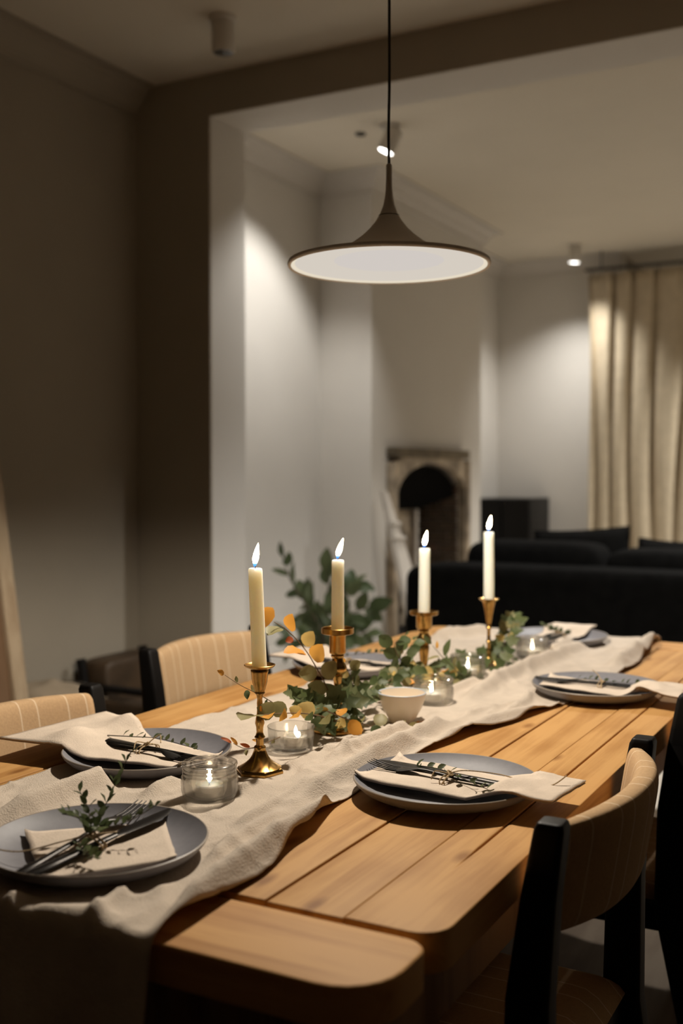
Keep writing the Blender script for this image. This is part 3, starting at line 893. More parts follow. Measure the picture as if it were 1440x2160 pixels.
# leaf meshes, shared by all copies
def leaf_mesh(kind, mat):
    mb = MB()
    if kind == 'ivy':
        out = [(0, 0), (.30, -.06), (.46, .16), (.30, .30), (.52, .46), (.26, .58), (.14, .82), (0, 1.0), (-.14, .82), (-.26, .58), (-.52, .46), (-.30, .30), (-.46, .16), (-.30, -.06)]
    elif kind == 'round':
        out = [(0, 0), (.18, .06), (.36, .24), (.43, .46), (.36, .70), (.19, .89), (0, 1.0), (-.19, .89), (-.36, .70), (-.43, .46), (-.36, .24), (-.18, .06)]
    elif kind == 'lance':
        out = [(0, 0), (.09, .10), (.17, .30), (.19, .50), (.14, .74), (.06, .92), (0, 1.0), (-.06, .92), (-.14, .74), (-.19, .50), (-.17, .30), (-.09, .10)]
    else:
        out = [(0, 0), (.17, .12), (.28, .36), (.27, .58), (.17, .80), (0, 1.0), (-.17, .80), (-.27, .58), (-.28, .36), (-.17, .12)]
    mid = [(0, y) for y in (.18, .40, .62, .82)]
    def z(x, y): return .55 * abs(x) ** 1.4 * .6 - .22 * (y - .35) ** 2 + .03 * math.sin(9 * x + 6 * y)
    vs = [(x, y, z(x, y)) for x, y in out] + [(x, y, z(x, y) - .015) for x, y in mid]
    bm = bmesh.new()
    bv = [bm.verts.new(v) for v in vs]; n = len(out)
    half = n // 2
    right = list(range(0, half + 1)); left = [0] + list(range(n - 1, half - 1, -1))
    spine = [0] + [n + k for k in range(4)] + [half]
    for side in (right, left):
        i = j = 0
        while i < len(side) - 1 or j < len(spine) - 1:
            ys = vs[side[i + 1]][1] if i < len(side) - 1 else 9
            yp = vs[spine[j + 1]][1] if j < len(spine) - 1 else 9
            if ys <= yp and i < len(side) - 1: tri = (side[i], side[i + 1], spine[j]); i += 1
            else: tri = (side[i], spine[j + 1], spine[j]); j += 1
            if len(set(tri)) == 3:
                try: bm.faces.new([bv[k] for k in tri])
                except ValueError: pass
    bmesh.ops.recalc_face_normals(bm, faces=bm.faces)
    me = bpy.data.meshes.new('leaf'); bm.to_mesh(me); bm.free()
    for p in me.polygons: p.use_smooth = True
    me.materials.append(mat)
    return me


LM = {}
def leafmesh(kind, mname):
    if (kind, mname) not in LM: LM[(kind, mname)] = leaf_mesh(kind, M[mname])
    return LM[(kind, mname)]


def put_leaf(parent, base, pos, direction, normal, size, kind, mname, name='leaf'):
    o = bpy.data.objects.new(name, leafmesh(kind, mname)); COL.objects.link(o); o.parent = parent
    y = Vector(direction).normalized(); z = Vector(normal); z = (z - y * z.dot(y))
    z = z.normalized() if z.length > 1e-4 else y.orthogonal().normalized()
    x = y.cross(z)
    m = Matrix((x, y, z)).transposed().to_4x4()
    o.matrix_local = Matrix.Translation(Vector(pos) - Vector(base)) @ m @ Matrix.Diagonal((size, size, size, 1))
    return o


def spray(name, label, pts, leaves, cat='foliage', group=None, rad=.0012, stem='stem', side=.9, up=(0, 0, 1), petiole=.006, seed=1, kind='round', zmin=None, tip=True, dense=1):
    """a cut branch: stem + leaves; leaves = list of (material, size) from base to tip"""
    rnd = random.Random(seed)
    pts = [Vector(p) for p in pts]; base = pts[0].copy()
    t = empty(name, base, 0, label, cat, group)
    line = spline(pts, 6); n = len(line)
    MB().tube([p - base for p in line], [rad * (1 - .55 * k / n) for k in range(n)], 5).build('stem', M[stem], t)
    if dense > 1:
        leaves = [l_ for a_ in leaves for l_ in ((a_[0], a_[1] * .82) + a_[2:], ((a_[0] if rnd.random() < .7 else 'green'), a_[1] * .72) + a_[2:])]
    L = len(leaves)
    for i, lf in enumerate(leaves):
        mname, size = lf[0], lf[1]; kd = lf[2] if len(lf) > 2 else kind
        f = .12 + .88 * (i + .7) / L
        last = (i == L - 1) and tip
        k = min(n - 2, int(f * (n - 1)))
        p = line[-1] if last else line[k]
        tan = (line[min(k + 2, n - 1)] - line[max(k - 2, 0)]).normalized()
        upv = Vector(up)
        sd = tan.cross(upv)
        sd = sd.normalized() if sd.length > 1e-4 else Vector((1, 0, 0))
        s = (1 if i % 2 else -1)
        d = tan if last else (tan * rnd.uniform(.35, .9) + sd * s * side * rnd.uniform(.6, 1.2) + upv * rnd.uniform(-.25, .55))
        d.normalize()
        nrm = upv * .8 + Vector((rnd.uniform(-.5, .5), rnd.uniform(-1.0, .1), rnd.uniform(-.2, .6)))
        q = p + d * petiole
        if zmin is not None and (q + d * size).z < zmin:
            d.z = max(d.z, (zmin - q.z) / size + .02); d.normalize()
        put_leaf(t, base, q, d, nrm, 1.22 * size * rnd.uniform(.85, 1.15), kd, mname)
    return t


def sprig(c, rz, pts, n, size, label, seed, leafname='sprig', upright=False):
    rnd = random.Random(seed)
    R = Matrix.Rotation(rz, 3, 'Z')
    t = empty('herb_sprig', (c[0], c[1], TOP), rz, label, 'sprig', 'green sprigs tied to the cutlery')
    for bi, br_ in enumerate(pts):
        line = spline(br_, 6); m = len(line)
        MB().tube(line, [.0009 * (1 - .5 * k / m) for k in range(m)], 5).build('stem', M['dstem'], t)
        nn = n if bi == 0 else max(3, n // 2)
        for i in range(nn):
            f = .18 + .80 * i / max(1, nn - 1); k = min(m - 2, int(f * (m - 1)))
            tan = (line[k + 1] - line[max(0, k - 1)]).normalized()
            up = Vector((0, 0, 1)); sd = tan.cross(up); sd = sd.normalized() if sd.length > .01 else Vector((1, 0, 0))
            s = 1 if i % 2 else -1
            d = tan * .5 + sd * s * rnd.uniform(.3, .9) + up * rnd.uniform(.3, .9)
            put_leaf(t, (0, 0, 0), line[k], d, Vector((rnd.uniform(-.4, .4), rnd.uniform(-1, 1), .7)), size * rnd.uniform(.8, 1.2), 'oval', leafname)
    return t


W = {'A': 'near end of the table', 'B': 'near right side by the beige chair', 'C': 'far right side of the table', 'D': 'near left side of the table', 'E': 'far left side behind the candlesticks', 'F': 'far end by the black sofa'}
SET = {'A': (A_, 0.0), 'B': (B_, PI / 2 - .10), 'C': (C_, PI / 2 + .10), 'D': (D_, -PI / 2 - .10), 'E': (E_, -PI / 2), 'F': (F_, PI)}
PLN = {'A': 'dark grey dinner plate nearest the camera at the near table end', 'B': 'dark grey dinner plate on bare planks beside the near right chair',
       'C': 'dark grey dinner plate at the far right side of the table', 'D': 'dark grey dinner plate on the near left side with a draped napkin',
       'E': 'dark grey dinner plate at the far left behind the brass candlesticks', 'F': 'dark grey dinner plate at the far end by the black sofa'}
for k in 'ABCDEF': make_plate('dinner_plate', SET[k][0][0], SET[k][0][1], PLN[k])

# A: square napkin, crossed cutlery pointing away from the camera
square_napkin(A_, 0, 'pinkish beige folded square napkin on the nearest plate', [(-.108, -.006), (.018, .106), (.110, .008), (.022, -.112)])
make_fork(A_, 0, -.016, .10, .0185, 'black fork lying on the nearest plate, tines pointing away')
make_knife(A_, 0, .012, -.02, .0180, 'black knife lying on the nearest plate beside the fork')
make_twine(A_, 0, -.01, .012, .020, 'jute twine tied round the cutlery on the nearest plate', [[(-.02, -.03, .012), (-.05, -.075, .008), (-.10, -.085, .013), (-.125, -.07, .02)], [(.01, .02, .012), (.004, .035, .006)]])
sprig(A_, 0, [[(.0, -.03, .028), (-.004, .005, .038), (-.02, .05, .060), (-.03, .10, .098)], [(.0, -.02, .030), (-.02, .01, .045), (-.045, .02, .068)], [(.002, -.01, .032), (.03, .02, .04), (.05, .05, .055)], [(0, -.03, .026), (.025, -.05, .024), (.05, -.055, .022)], [(0, -.01, .03), (-.015, -.012, .045), (-.035, -.02, .05)], [(0, .0, .03), (.01, .0, .035), (.02, -.02, .035)]], 20, .0140, 'dark green leafy sprig standing up from the nearest plate', 3)

# B
strip_napkin(B_, SET['B'][1], 'beige linen napkin trailing from the near right plate towards the chair', (-.055, .070), (-.066, .050), .112, -.178, 3, skew=.03)
make_fork(B_, SET['B'][1], .004, .05, .0185, 'black fork on the napkin of the near right plate')
make_knife(B_, SET['B'][1], .022, .01, .0180, 'black knife on the napkin of the near right plate')
make_twine(B_, SET['B'][1], -.005, .012, .020, 'jute twine on the near right plate with a long curled end', [[(.02, -.02, .018), (.035, -.07, .016), (.028, -.12, .012), (.020, -.15, .018), (.035, -.165, .030)], [(-.012, .01, .02), (-.02, .012, .010)]])
sprig(B_, SET['B'][1], [[(.030, .085, .020), (.026, .05, .024), (.016, .01, .026), (-.012, -.05, .024), (-.02, -.075, .022)]], 13, .0135, 'green leafy sprig across the cutlery of the near right plate', 5)

# C
strip_napkin(C_, SET['C'][1], 'beige linen napkin trailing from the far right plate', (-.05, .060), (-.095, .04), .108, -.176, 8, skew=-.03, fold=.012)
make_fork(C_, SET['C'][1], -.006, .03, .0190, 'black fork on the far right plate')
make_knife(C_, SET['C'][1], .014, .0, .0185, 'black knife on the far right plate')
make_twine(C_, SET['C'][1], -.01, .012, .020, 'jute twine tied round the cutlery on the far right plate', [[(.015, .0, .026), (.02, .012, .034)]])
sprig(C_, SET['C'][1], [[(.025, .06, .022), (.02, .02, .026), (.01, -.03, .026), (.02, -.08, .024)]], 9, .013, 'thin green sprig on the far right plate', 11)

# D
strip_napkin(D_, SET['D'][1], 'cream linen napkin fanned from the near left plate towards the chair', (-.040, .055), (-.125, .105), .118, -.222, 14, skew=0, fold=.014)
make_fork(D_, SET['D'][1], .012, -.06, .0185, 'black fork on the near left plate')
make_knife(D_, SET['D'][1], -.006, .03, .0180, 'black knife on the near left plate', flip=True)
make_twine(D_, SET['D'][1], .0, .013, .022, 'jute twine tied in a bow on the near left plate', [[(.02, -.004, .022), (.035, .005, .012)], [(-.016, .01, .028), (-.004, .024, .020)]])
sprig(D_, SET['D'][1], [[(-.012, -.10, .026), (-.016, -.05, .030), (-.022, .0, .033), (-.02, .05, .031), (-.016, .09, .029)]], 12, .0135, 'green sprig laid along the cutlery of the near left plate', 17)

# E
strip_napkin(E_, SET['E'][1], 'beige linen napkin on the far left plate', (-.05, .06), (-.10, .05), .11, -.185, 21, fold=.012)
make_fork(E_, SET['E'][1], .012, .02, .0185, 'black fork on the far left plate')
make_knife(E_, SET['E'][1], -.008, 0, .0180, 'black knife on the far left plate', flip=True)
make_twine(E_, SET['E'][1], .0, .012, .020, 'jute twine tied round the cutlery on the far left plate', [[(.02, .0, .022), (.03, .01, .016)]])
sprig(E_, SET['E'][1], [[(-.02, -.05, .026), (-.024, .0, .034), (-.03, .06, .044), (-.03, .10, .05)]], 10, .013, 'green sprig on the far left plate', 23)

# F
strip_napkin(F_, SET['F'][1], 'beige linen napkin on the far end plate', (-.05, .06), (-.06, .06), .10, -.16, 31, fold=.010)
make_fork(F_, SET['F'][1], .012, .05, .0185, 'black fork on the far end plate')
make_knife(F_, SET['F'][1], -.010, 0, .0180, 'black knife on the far end plate')
make_twine(F_, SET['F'][1], .0, .012, .020, 'jute twine tied round the cutlery on the far end plate', [[(.02, .0, .022), (.03, .01, .03)]])
sprig(F_, SET['F'][1], [[(.03, .0, .03), (0, .02, .034), (-.04, .03, .03)], [(0, 0, .03), (.03, .04, .05)]], 12, .016, 'bushy green sprig on the far end plate', 29)


# ------------------------------------------------------------------ candles and candlesticks
def candlestick(x, y, prof, label, base_sides=None, base=None, n=48):
    t = empty('candlestick', (x, y, TOP), random.uniform(0, 1), label, 'candlestick', 'brass candlesticks')
    MB().lathe(prof, n).build('stem', M['brass'], t)
    return t


def candle(x, y, z0, h, r, lean, label, flean=(.004, .0)):
    t = empty('taper_candle', (x, y, z0), 0, label, 'candle', 'lit ivory taper candles')
    n = 10; prof = []
    for i in range(n + 1):
        f = i / n; prof.append((r * (1.0 - .05 * f), f * (h - .004)))
    prof += [(r * .90, h - .001), (r * .72, h), (r * .5, h - .0018), (r * .2, h - .0025), (0, h - .0022)]
    mb = MB().lathe([(0, 0)] + prof, 28)
    sh = lambda z: Vector((lean[0], lean[1], 0)) * (z / h)
    mb.v = [(v[0] + sh(v[2]).x, v[1] + sh(v[2]).y, v[2]) for v in mb.v]
    mb.build('wax', M['wax'], t)
    tp = Vector((lean[0], lean[1], h))
    MB().tube([tp + Vector((0, 0, -.003)), tp + Vector((0, 0, .003)), tp + Vector((-.0015, 0, .007))], .0007, 6).build('wick', M['wick'], t)
    H = .036
    fp = [(.0005, 0), (.0022, .0025), (.0034, .006), (.0046, .011), (.0050, .015), (.0044, .020), (.0033, .026), (.0018, .032), (.0003, .036)]
    fl = MB().lathe(fp, 16)
    fl.v = [(v[0] + flean[0] * (v[2] / H) ** 1.3 * 1.0, v[1] + flean[1] * (v[2] / H) ** 1.3, v[2]) for v in fl.v]
    fl.build('flame', M['flame'], t, loc=tp + Vector((-.001, 0, .0015)))
    return t


x, y = ST[0]
# first stick: hexagonal foot, slim baluster stem
t = empty('candlestick', (x, y, TOP), .25, 'slim brass candlestick nearest the camera with a hexagonal foot', 'candlestick', 'brass candlesticks')
MB().lathe([(0, 0), (.0365, 0), (.0365, .0035), (.0345, .0065), (.030, .0085)], 6).build('foot', M['brass'], t, smooth=False)
MB().lathe([(.032, .0078), (.027, .0105), (.0215, .0145), (.0160, .0195), (.0120, .0255), (.0095, .032), (.0085, .0355), (.0092, .0375), (.0080, .0395), (.0058, .041), (.0060, .050), (.0082, .053), (.0062, .056), (.0050, .061), (.0056, .068), (.0072, .074), (.0060, .081), (.0046, .088), (.0040, .097), (.0044, .1045), (.0038, .110), (.0052, .1165), (.0080, .1195), (.0072, .122), (.0088, .126), (.0114, .137), (.0128, .150), (.0136, .1535), (.0128, .1550), (.0150, .1562), (.0205, .1580), (.0232, .1605), (.0236, .1618), (.0228, .1622), (.0190, .1600), (.0128, .1588), (.0122, .150), (0, .148)], 48).build('stem', M['brass'], t)
r_ = CAM.normalized()
rt = Vector((math.cos(YAW), math.sin(YAW), 0))
candle(x, y, TOP + .1485, .158, .0112, tuple((-rt * .0062).to_2d()), 'ivory taper candle in the nearest slim candlestick', tuple((rt * .0055).to_2d()))

x, y = ST[1]
candlestick(x, y, [(0, 0), (.0460, 0), (.0468, .003), (.0455, .0065), (.041, .0085), (.040, .0110), (.034, .0135), (.025, .0175), (.0175, .0235), (.0125, .0305), (.0095, .038), (.0075, .047), (.0062, .058), (.0074, .0605), (.0074, .0635), (.0060, .066), (.0062, .075), (.0070, .085), (.0082, .0925), (.0095, .0955), (.0088, .0970), (.0130, .1005), (.0158, .1055), (.0162, .1100), (.0138, .1155), (.0100, .1205), (.0092, .1265), (.0115, .1290), (.0120, .1310), (.0105, .1325), (.0140, .1350), (.0146, .1375), (.0142, .1650), (.0150, .1672), (.0262, .1690), (.0282, .1700), (.0284, .1790), (.0276, .1795), (.0262, .1785), (.0258, .1730), (.0130, .1720), (.0126, .160), (0, .158)],
            'stout brass candlestick with a wide drip dish second from the camera')
candle(x, y, TOP + .160, .138, .0113, (0.0005, 0), 'ivory taper candle in the stout candlestick amid ivy', tuple((rt * .0100).to_2d()))

x, y = ST[2]
candlestick(x, y, [(0, 0), (.041, 0), (.042, .003), (.040, .006), (.034, .009), (.024, .012), (.015, .017), (.0095, .023), (.0075, .030), (.0072, .036), (.0090, .050), (.0108, .066), (.0118, .076), (.0102, .080), (.0140, .0850), (.0160, .0910), (.0150, .0970), (.0108, .1025), (.0092, .1060), (.0112, .1105), (.0100, .1125), (.0150, .1150), (.0172, .1180), (.0176, .1400), (.0182, .1430), (.0290, .1450), (.0312, .1465), (.0314, .1530), (.0305, .1535), (.0290, .1500), (.0145, .1490), (.013, .140), (0, .138)],
            'brass candlestick with a round knop standing third from the camera')
candle(x, y, TOP + .140, .148, .0126, (0.0008, 0.0004), 'ivory taper candle third from the camera in front of the fireplace', tuple((rt * .0060).to_2d()))

x, y = ST[3]
candlestick(x, y, [(0, 0), (.030, 0), (.031, .003), (.029, .006), (.020, .010), (.011, .015), (.0065, .022), (.0045, .030), (.0060, .034), (.0042, .038), (.0040, .055), (.0062, .058), (.0042, .061), (.0040, .085), (.0058, .088), (.0072, .0905), (.0055, .093), (.0048, .097), (.0062, .104), (.0085, .118), (.0115, .135), (.0145, .148), (.0160, .1515), (.0225, .1555), (.0240, .1580), (.0232, .1585), (.0150, .1540), (.012, .148), (0, .146)],
            'thin brass candlestick with a funnel cup farthest from the camera')
candle(x, y, TOP + .148, .165, .0125, (-.001, -.0006), 'ivory taper candle farthest from the camera before the black sofa', tuple((rt * .0060).to_2d()))


def tealight(x, y, z, label):
    t = empty('tealight', (x, y, z), 0, label, 'tealight', 'burning tealights')
    MB().lathe([(0, 0), (.0185, 0), (.0190, .001), (.0190, .0150), (.0186, .0150), (.0184, .012), (0, .012)], 36).build('cup', M['foil'], t)
    MB().lathe([(.0184, .0125), (.012, .0128), (.002, .0122), (0, .0122)], 36).build('wax', M['teawax'], t)
    MB().tube([(0, 0, .012), (.0004, 0, .017)], .0006, 6).build('wick', M['wick'], t)
    MB().lathe([(.0003, 0), (.0020, .0025), (.0029, .006), (.0023, .010), (.0010, .014), (.0001, .0165)], 14).build('flame', M['tflame'], t, loc=(.0004, 0, .0150))
    return t


def tumbler(x, y, label):
    t = empty('glass_votive', (x, y, TOP), 0, label, 'votive', 'glass tealight holders')
    MB().lathe([(0, 0), (.0335, 0), (.0352, .0015), (.0362, .006), (.0382, .0350), (.0388, .0375), (.0380, .0385), (.0372, .0375), (.0368, .034), (.0348, .0085), (.0335, .0070), (0, .0068)], 56).build('cup', M['glass'], t)
    return t


def jar(x, y, label, seed=0):
    t = empty('glass_jar', (x, y, TOP), seed, label, 'jar', 'glass tealight holders')
    mb = MB()
    prof = [(0, .0015), (.020, .0015), (.030, 0), (.0345, .0015), (.0372, .0060), (.0385, .0120), (.0390, .0230), (.0390, .0300), (.0378, .0325), (.0366, .0340), (.0376, .0358), (.0376, .0375), (.0364, .0390), (.0374, .0405), (.0374, .0420), (.0362, .0435), (.0378, .0455), (.0386, .0478), (.0382, .0498), (.0370, .0505), (.0356, .0495), (.0350, .0470), (.0348, .0340), (.0362, .0300), (.0358, .0120), (.0335, .0065), (.0300, .0048), (0, .0045)]
    n = 64; vs = []; fs = []
    for r, z in prof:
        for k in range(n):
            a = 2 * PI * k / n
            rr = r
            if .004 < z < .031 and r > .0363: rr = r + .0007 * abs(math.sin(a * 8)) - .0003
            vs.append((rr * math.cos(a), rr * math.sin(a), z))
    for i in range(len(prof) - 1):
        for k in range(n):
            k2 = (k + 1) % n
            fs.append((i * n + k, i * n + k2, (i + 1) * n + k2, (i + 1) * n + k))
    mb.add(vs, fs).build('glass', M['glass2'], t)
    return t


jar(*JARS[0], 'ribbed glass jar with ringed neck nearest the camera, tealight inside')
tealight(JARS[0][0] - .002, JARS[0][1] + .002, TOP + .0048, 'tealight burning in the ribbed glass jar nearest the camera')
tumbler(*JARS[1], 'plain straight glass votive between the two nearest candlesticks')
tealight(JARS[1][0] + .006, JARS[1][1] + .004, TOP + .0070, 'white tealight burning in the plain straight glass votive')
jar(*JARS[2], 'ribbed glass jar just behind the small white bowl', 1)
tealight(JARS[2][0] - .004, JARS[2][1] - .002, TOP + .0048, 'tealight burning in the glass jar behind the white bowl')
jar(*JARS[3], 'ribbed glass jar at the far end of the runner', 2)
tealight(JARS[3][0], JARS[3][1], TOP + .0048, 'tealight burning in the farthest glass jar')
jar(*JARS[4], 'glass jar half hidden among the leaves between the far candlesticks', 3)
tealight(JARS[4][0], JARS[4][1], TOP + .0048, 'tealight burning in the glass jar hidden among the leaves')

bw = empty('small_bowl', (BOWL[0], BOWL[1], TOP), 0, 'small white stoneware bowl beside the stout candlestick', 'bowl')
MB().lathe([(0, 0), (.0195, 0), (.0215, .0015), (.0232, .0060), (.0285, .0150), (.0345, .0260), (.0395, .0390), (.0432, .0520), (.0436, .0545)], 64).build('body', M['bowl'], bw, angle=False)
MB().lathe([(.0436, .0545), (.0430, .0558), (.0415, .0558), (.0408, .0545)], 64).build('rim', M['teawax'], bw, angle=False)
MB().lathe([(.0408, .0545), (.0370, .040), (.0300, .020), (.020, .008), (0, .006)], 64).build('inside', M['bowl'], bw, angle=False)

# ------------------------------------------------------------------ table garland: cut branches
GZ = TOP + .004


def br_(pxs, X, lift=0.0):
    out = []
    for i, q in enumerate(pxs):
        v = P(q[0], q[1], X=(q[2] if len(q) > 2 else X)); v.z = max(v.z, GZ) + lift
        out.append(v)
    return out


GRP = 'cut branches lying along the runner'
spray('leafy_branch', 'arching branch with orange leaves rising left of the stout candlestick', br_([(706, 1500, -.905), (690, 1452, -.915), (665, 1405, -.925), (640, 1366, -.93), (606, 1330, -.935), (578, 1312, -.94)], -.92),
      [('olive', .026), ('olive', .034), ('olive', .030), ('orange', .030), ('orange', .034), ('yellow', .026), ('red', .014), ('orange', .030), ('olive', .030), ('orange', .042)], group=GRP, seed=4, up=(.25, -.9, .4), rad=.0014, petiole=.004)
spray('leafy_branch', 'branch with olive and orange leaves crossing the nearest candlestick stem', br_([(735, 1530, -.885), (690, 1514, -.872), (640, 1505, -.868), (592, 1505, -.862), (545, 1509, -.858)], -.87),
      [('yellow', .020), ('orange', .024), ('olive', .024), ('yellow', .026), ('green', .020), ('yellow', .018), ('orange', .028), ('olive', .022), ('orange', .020), ('olive', .024), ('orange', .028), ('olive', .036)], group=GRP, seed=9, up=(.2, -.8, .6), rad=.0013, petiole=.003)
spray('leafy_branch', 'thin wispy branch with a small orange tip left of the nearest candle', br_([(585, 1488, -.90), (548, 1466, -.90), (508, 1446, -.905), (474, 1424, -.91)], -.9),
      [('green', .014), ('olive', .012), ('green', .015), ('olive', .010), ('orange', .013)], group=GRP, seed=12, up=(.2, -.8, .6), rad=.0008, petiole=.002, kind='oval')
spray('leafy_branch', 'short branch with red tipped leaves at the nearest candlestick foot', br_([(590, 1560, -.89), (556, 1574, -.885), (520, 1585, -.89), (492, 1574, -.90)], -.89, .004),
      [('olive', .018), ('orange', .015), ('olive', .016), ('red', .014), ('olive', .014), ('orange', .012), ('red', .018)], group=GRP, seed=15, up=(.2, -.7, .7), rad=.0009, petiole=.003, kind='lance')
spray('leafy_branch', 'trailing branch with round olive leaves and an orange tip before the bowl', br_([(690, 1500, -.86), (735, 1518, -.845), (790, 1533, -.825), (840, 1549, -.805), (878, 1557, -.795)], -.83),
      [('orange', .022), ('orange', .026), ('olive', .018), ('green', .020), ('olive', .026), ('olive', .028), ('olive', .024), ('olive', .026), ('orange', .022)], group=GRP, seed=19, up=(.15, -.7, .7), rad=.0012, petiole=.002)
IV = 'ivy'
spray('ivy_trail', 'dark green ivy trail right of the stout candlestick', br_([(700, 1515, -.885), (725, 1488, -.88), (762, 1468, -.885), (800, 1452, -.89)], -.885),
      [(IV, .044), ('ivy', .034), (IV, .040), ('green', .034), (IV, .046), ('olive', .026), (IV, .034), (IV, .036)], dense=2, group=GRP, seed=21, up=(.1, -.8, .6), kind='ivy', stem='dstem', petiole=.008)
spray('ivy_trail', 'dark green ivy trail left of the stout candlestick', br_([(705, 1520, -.90), (680, 1496, -.905), (650, 1482, -.91), (622, 1470, -.915)], -.90),
      [('green', .036), (IV, .040), ('green', .030), (IV, .034), ('green', .036), ('green', .026), (IV, .028)], dense=2, group=GRP, seed=24, up=(.1, -.8, .6), kind='ivy', stem='dstem', petiole=.008)
spray('ivy_trail', 'ivy and pale leaves climbing behind the stout candlestick', br_([(742, 1505, -.90), (748, 1468, -.91), (740, 1432, -.915), (728, 1404, -.92)], -.91),
      [(IV, .036), ('green', .030), (IV, .034), ('olive', .030, 'round'), (IV, .032), ('yellow', .020, 'round'), ('olive', .028, 'round'), ('orange', .016, 'round')], dense=2, group=GRP, seed=27, up=(.1, -.9, .4), kind='ivy', stem='dstem', petiole=.006)
spray('leafy_branch', 'branch of round green leaves between the bowl and the far candlesticks', br_([(790, 1452, -.90), (840, 1440, -.905), (890, 1432, -.90), (950, 1436, -.885), (1005, 1446, -.86)], -.89),
      [('green', .026), ('olive', .024), ('orange', .020), ('green', .026), ('yellow', .026), ('ivy', .028), ('orange', .022), ('green', .026), ('olive', .020), ('yellow', .022), ('green', .030), ('green', .026)], dense=2, group=GRP, seed=31, up=(.1, -.8, .6), kind='round', petiole=.006)
spray('leafy_branch', 'pale green branch rising left of the third candlestick', br_([(835, 1446, -.92), (840, 1410, -.93), (855, 1380, -.935), (872, 1352, -.94)], -.93),
      [('ivy', .030), ('green', .028), ('ivy', .032), ('green', .026), ('ivy', .028), ('olive', .026), ('green', .028), ('green', .022)], dense=2, group=GRP, seed=33, up=(.1, -.9, .4), kind='round', petiole=.006)
spray('leafy_branch', 'branch with yellow blossom-like leaves at the third candlestick foot', br_([(810, 1442, -.915), (840, 1424, -.91), (868, 1414, -.91), (900, 1410, -.91)], -.91),
      [('green', .024), ('yellow', .026), ('olive', .022), ('orange', .018), ('yellow', .034), ('green', .026), ('yellow', .030), ('olive', .024)], dense=2, group=GRP, seed=36, up=(.1, -.9, .5), kind='round', petiole=.005)
spray('leafy_branch', 'thin twig with narrow green leaves crossing between the far candlesticks', br_([(1000, 1446, -.86), (968, 1420, -.88), (935, 1388, -.90), (912, 1362, -.915)], -.88),
      [('green', .026), ('green', .032), ('green', .026), ('olive', .022), ('green', .034), ('green', .030), ('olive', .024), ('orange', .014), ('green', .022)], group=GRP, seed=39, up=(.1, -.9, .4), kind='lance', petiole=.004, stem='dstem')
spray('ivy_trail', 'ivy trail between the two farthest candlesticks', br_([(925, 1412, -.92), (970, 1398, -.925), (1015, 1396, -.915), (1060, 1404, -.90)], -.92),
      [('ivy', .030), ('green', .034), ('ivy', .030), ('green', .034), ('ivy', .034), ('green', .030), ('olive', .024), ('ivy', .034), ('green', .030)], dense=2, group=GRP, seed=42, up=(.1, -.9, .5), kind='ivy', petiole=.007, stem='dstem')
spray('ivy_trail', 'ivy rising right of the farthest candlestick against the sofa', br_([(1020, 1425, -.875), (1050, 1390, -.875), (1066, 1352, -.88), (1076, 1326, -.88), (1086, 1306, -.88)], -.88),
      [('green', .036), ('ivy', .036), ('green', .036), ('ivy', .036), ('yellow', .026), ('green', .038), ('olive', .030), ('ivy', .034), ('green', .034), ('olive', .034)], dense=2, group=GRP, seed=45, up=(.1, -.9, .4), kind='ivy', petiole=.007, stem='dstem')
spray('leafy_branch', 'low branch of narrow leaves at the farthest candlestick foot', br_([(960, 1444, -.885), (1000, 1432, -.88), (1040, 1426, -.875), (1082, 1418, -.865)], -.88),
      [('green', .032), ('olive', .026), ('green', .034), ('yellow', .024), ('green', .036), ('olive', .028), ('green', .034), ('green', .028)], dense=2, group=GRP, seed=48, up=(.1, -.9, .5), kind='lance', petiole=.004, stem='dstem')
spray('ivy_trail', 'short ivy trail behind the farthest candlestick', br_([(990, 1412, -.91), (1020, 1390, -.915), (1045, 1370, -.92), (1068, 1352, -.92)], -.91),
      [('green', .032), ('ivy', .030), ('green', .034), ('ivy', .030), ('green', .032), ('green', .030)], dense=2, group=GRP, seed=51, up=(.1, -.9, .4), kind='ivy', petiole=.007, stem='dstem')


spray('leafy_branch', 'low green branch filling in behind the small white bowl', br_([(770, 1458, -.905), (815, 1432, -.925), (850, 1412, -.935), (880, 1400, -.94)], -.92),
      [('ivy', .026), ('green', .028), ('olive', .022), ('ivy', .028), ('orange', .020), ('green', .026), ('yellow', .022), ('ivy', .026), ('green', .024)], dense=2, group=GRP, seed=61, up=(.1, -.9, .5), kind='round', petiole=.005)
spray('ivy_trail', 'dark ivy trail lying over the stout candlestick foot', br_([(640, 1500, -.895), (672, 1512, -.885), (705, 1522, -.868), (752, 1512, -.860)], -.88),
      [('green', .030), ('ivy', .032), ('green', .034), ('green', .028), ('ivy', .034), ('green', .030), ('green', .026)], dense=2, group=GRP, seed=64, up=(.1, -.8, .6), kind='ivy', petiole=.006, stem='dstem')
spray('leafy_branch', 'branch with small yellow leaves between the third and farthest candlesticks', br_([(905, 1424, -.90), (940, 1418, -.90), (985, 1426, -.885), (1030, 1438, -.865)], -.89),
      [('yellow', .020), ('olive', .024), ('orange', .020), ('green', .026), ('yellow', .022), ('green', .028), ('olive', .022), ('yellow', .022), ('green', .026)], dense=2, group=GRP, seed=67, up=(.1, -.9, .5), kind='round', petiole=.005)
spray('leafy_branch', 'small sprig of round leaves standing up left of the third candle', br_([(850, 1400, -.93), (835, 1375, -.935), (832, 1358, -.935), (846, 1345, -.935)], -.93),
      [('green', .024), ('ivy', .022), ('green', .024), ('green', .022), ('green', .020)], group=GRP, seed=70, up=(.1, -.9, .4), kind='round', petiole=.004)


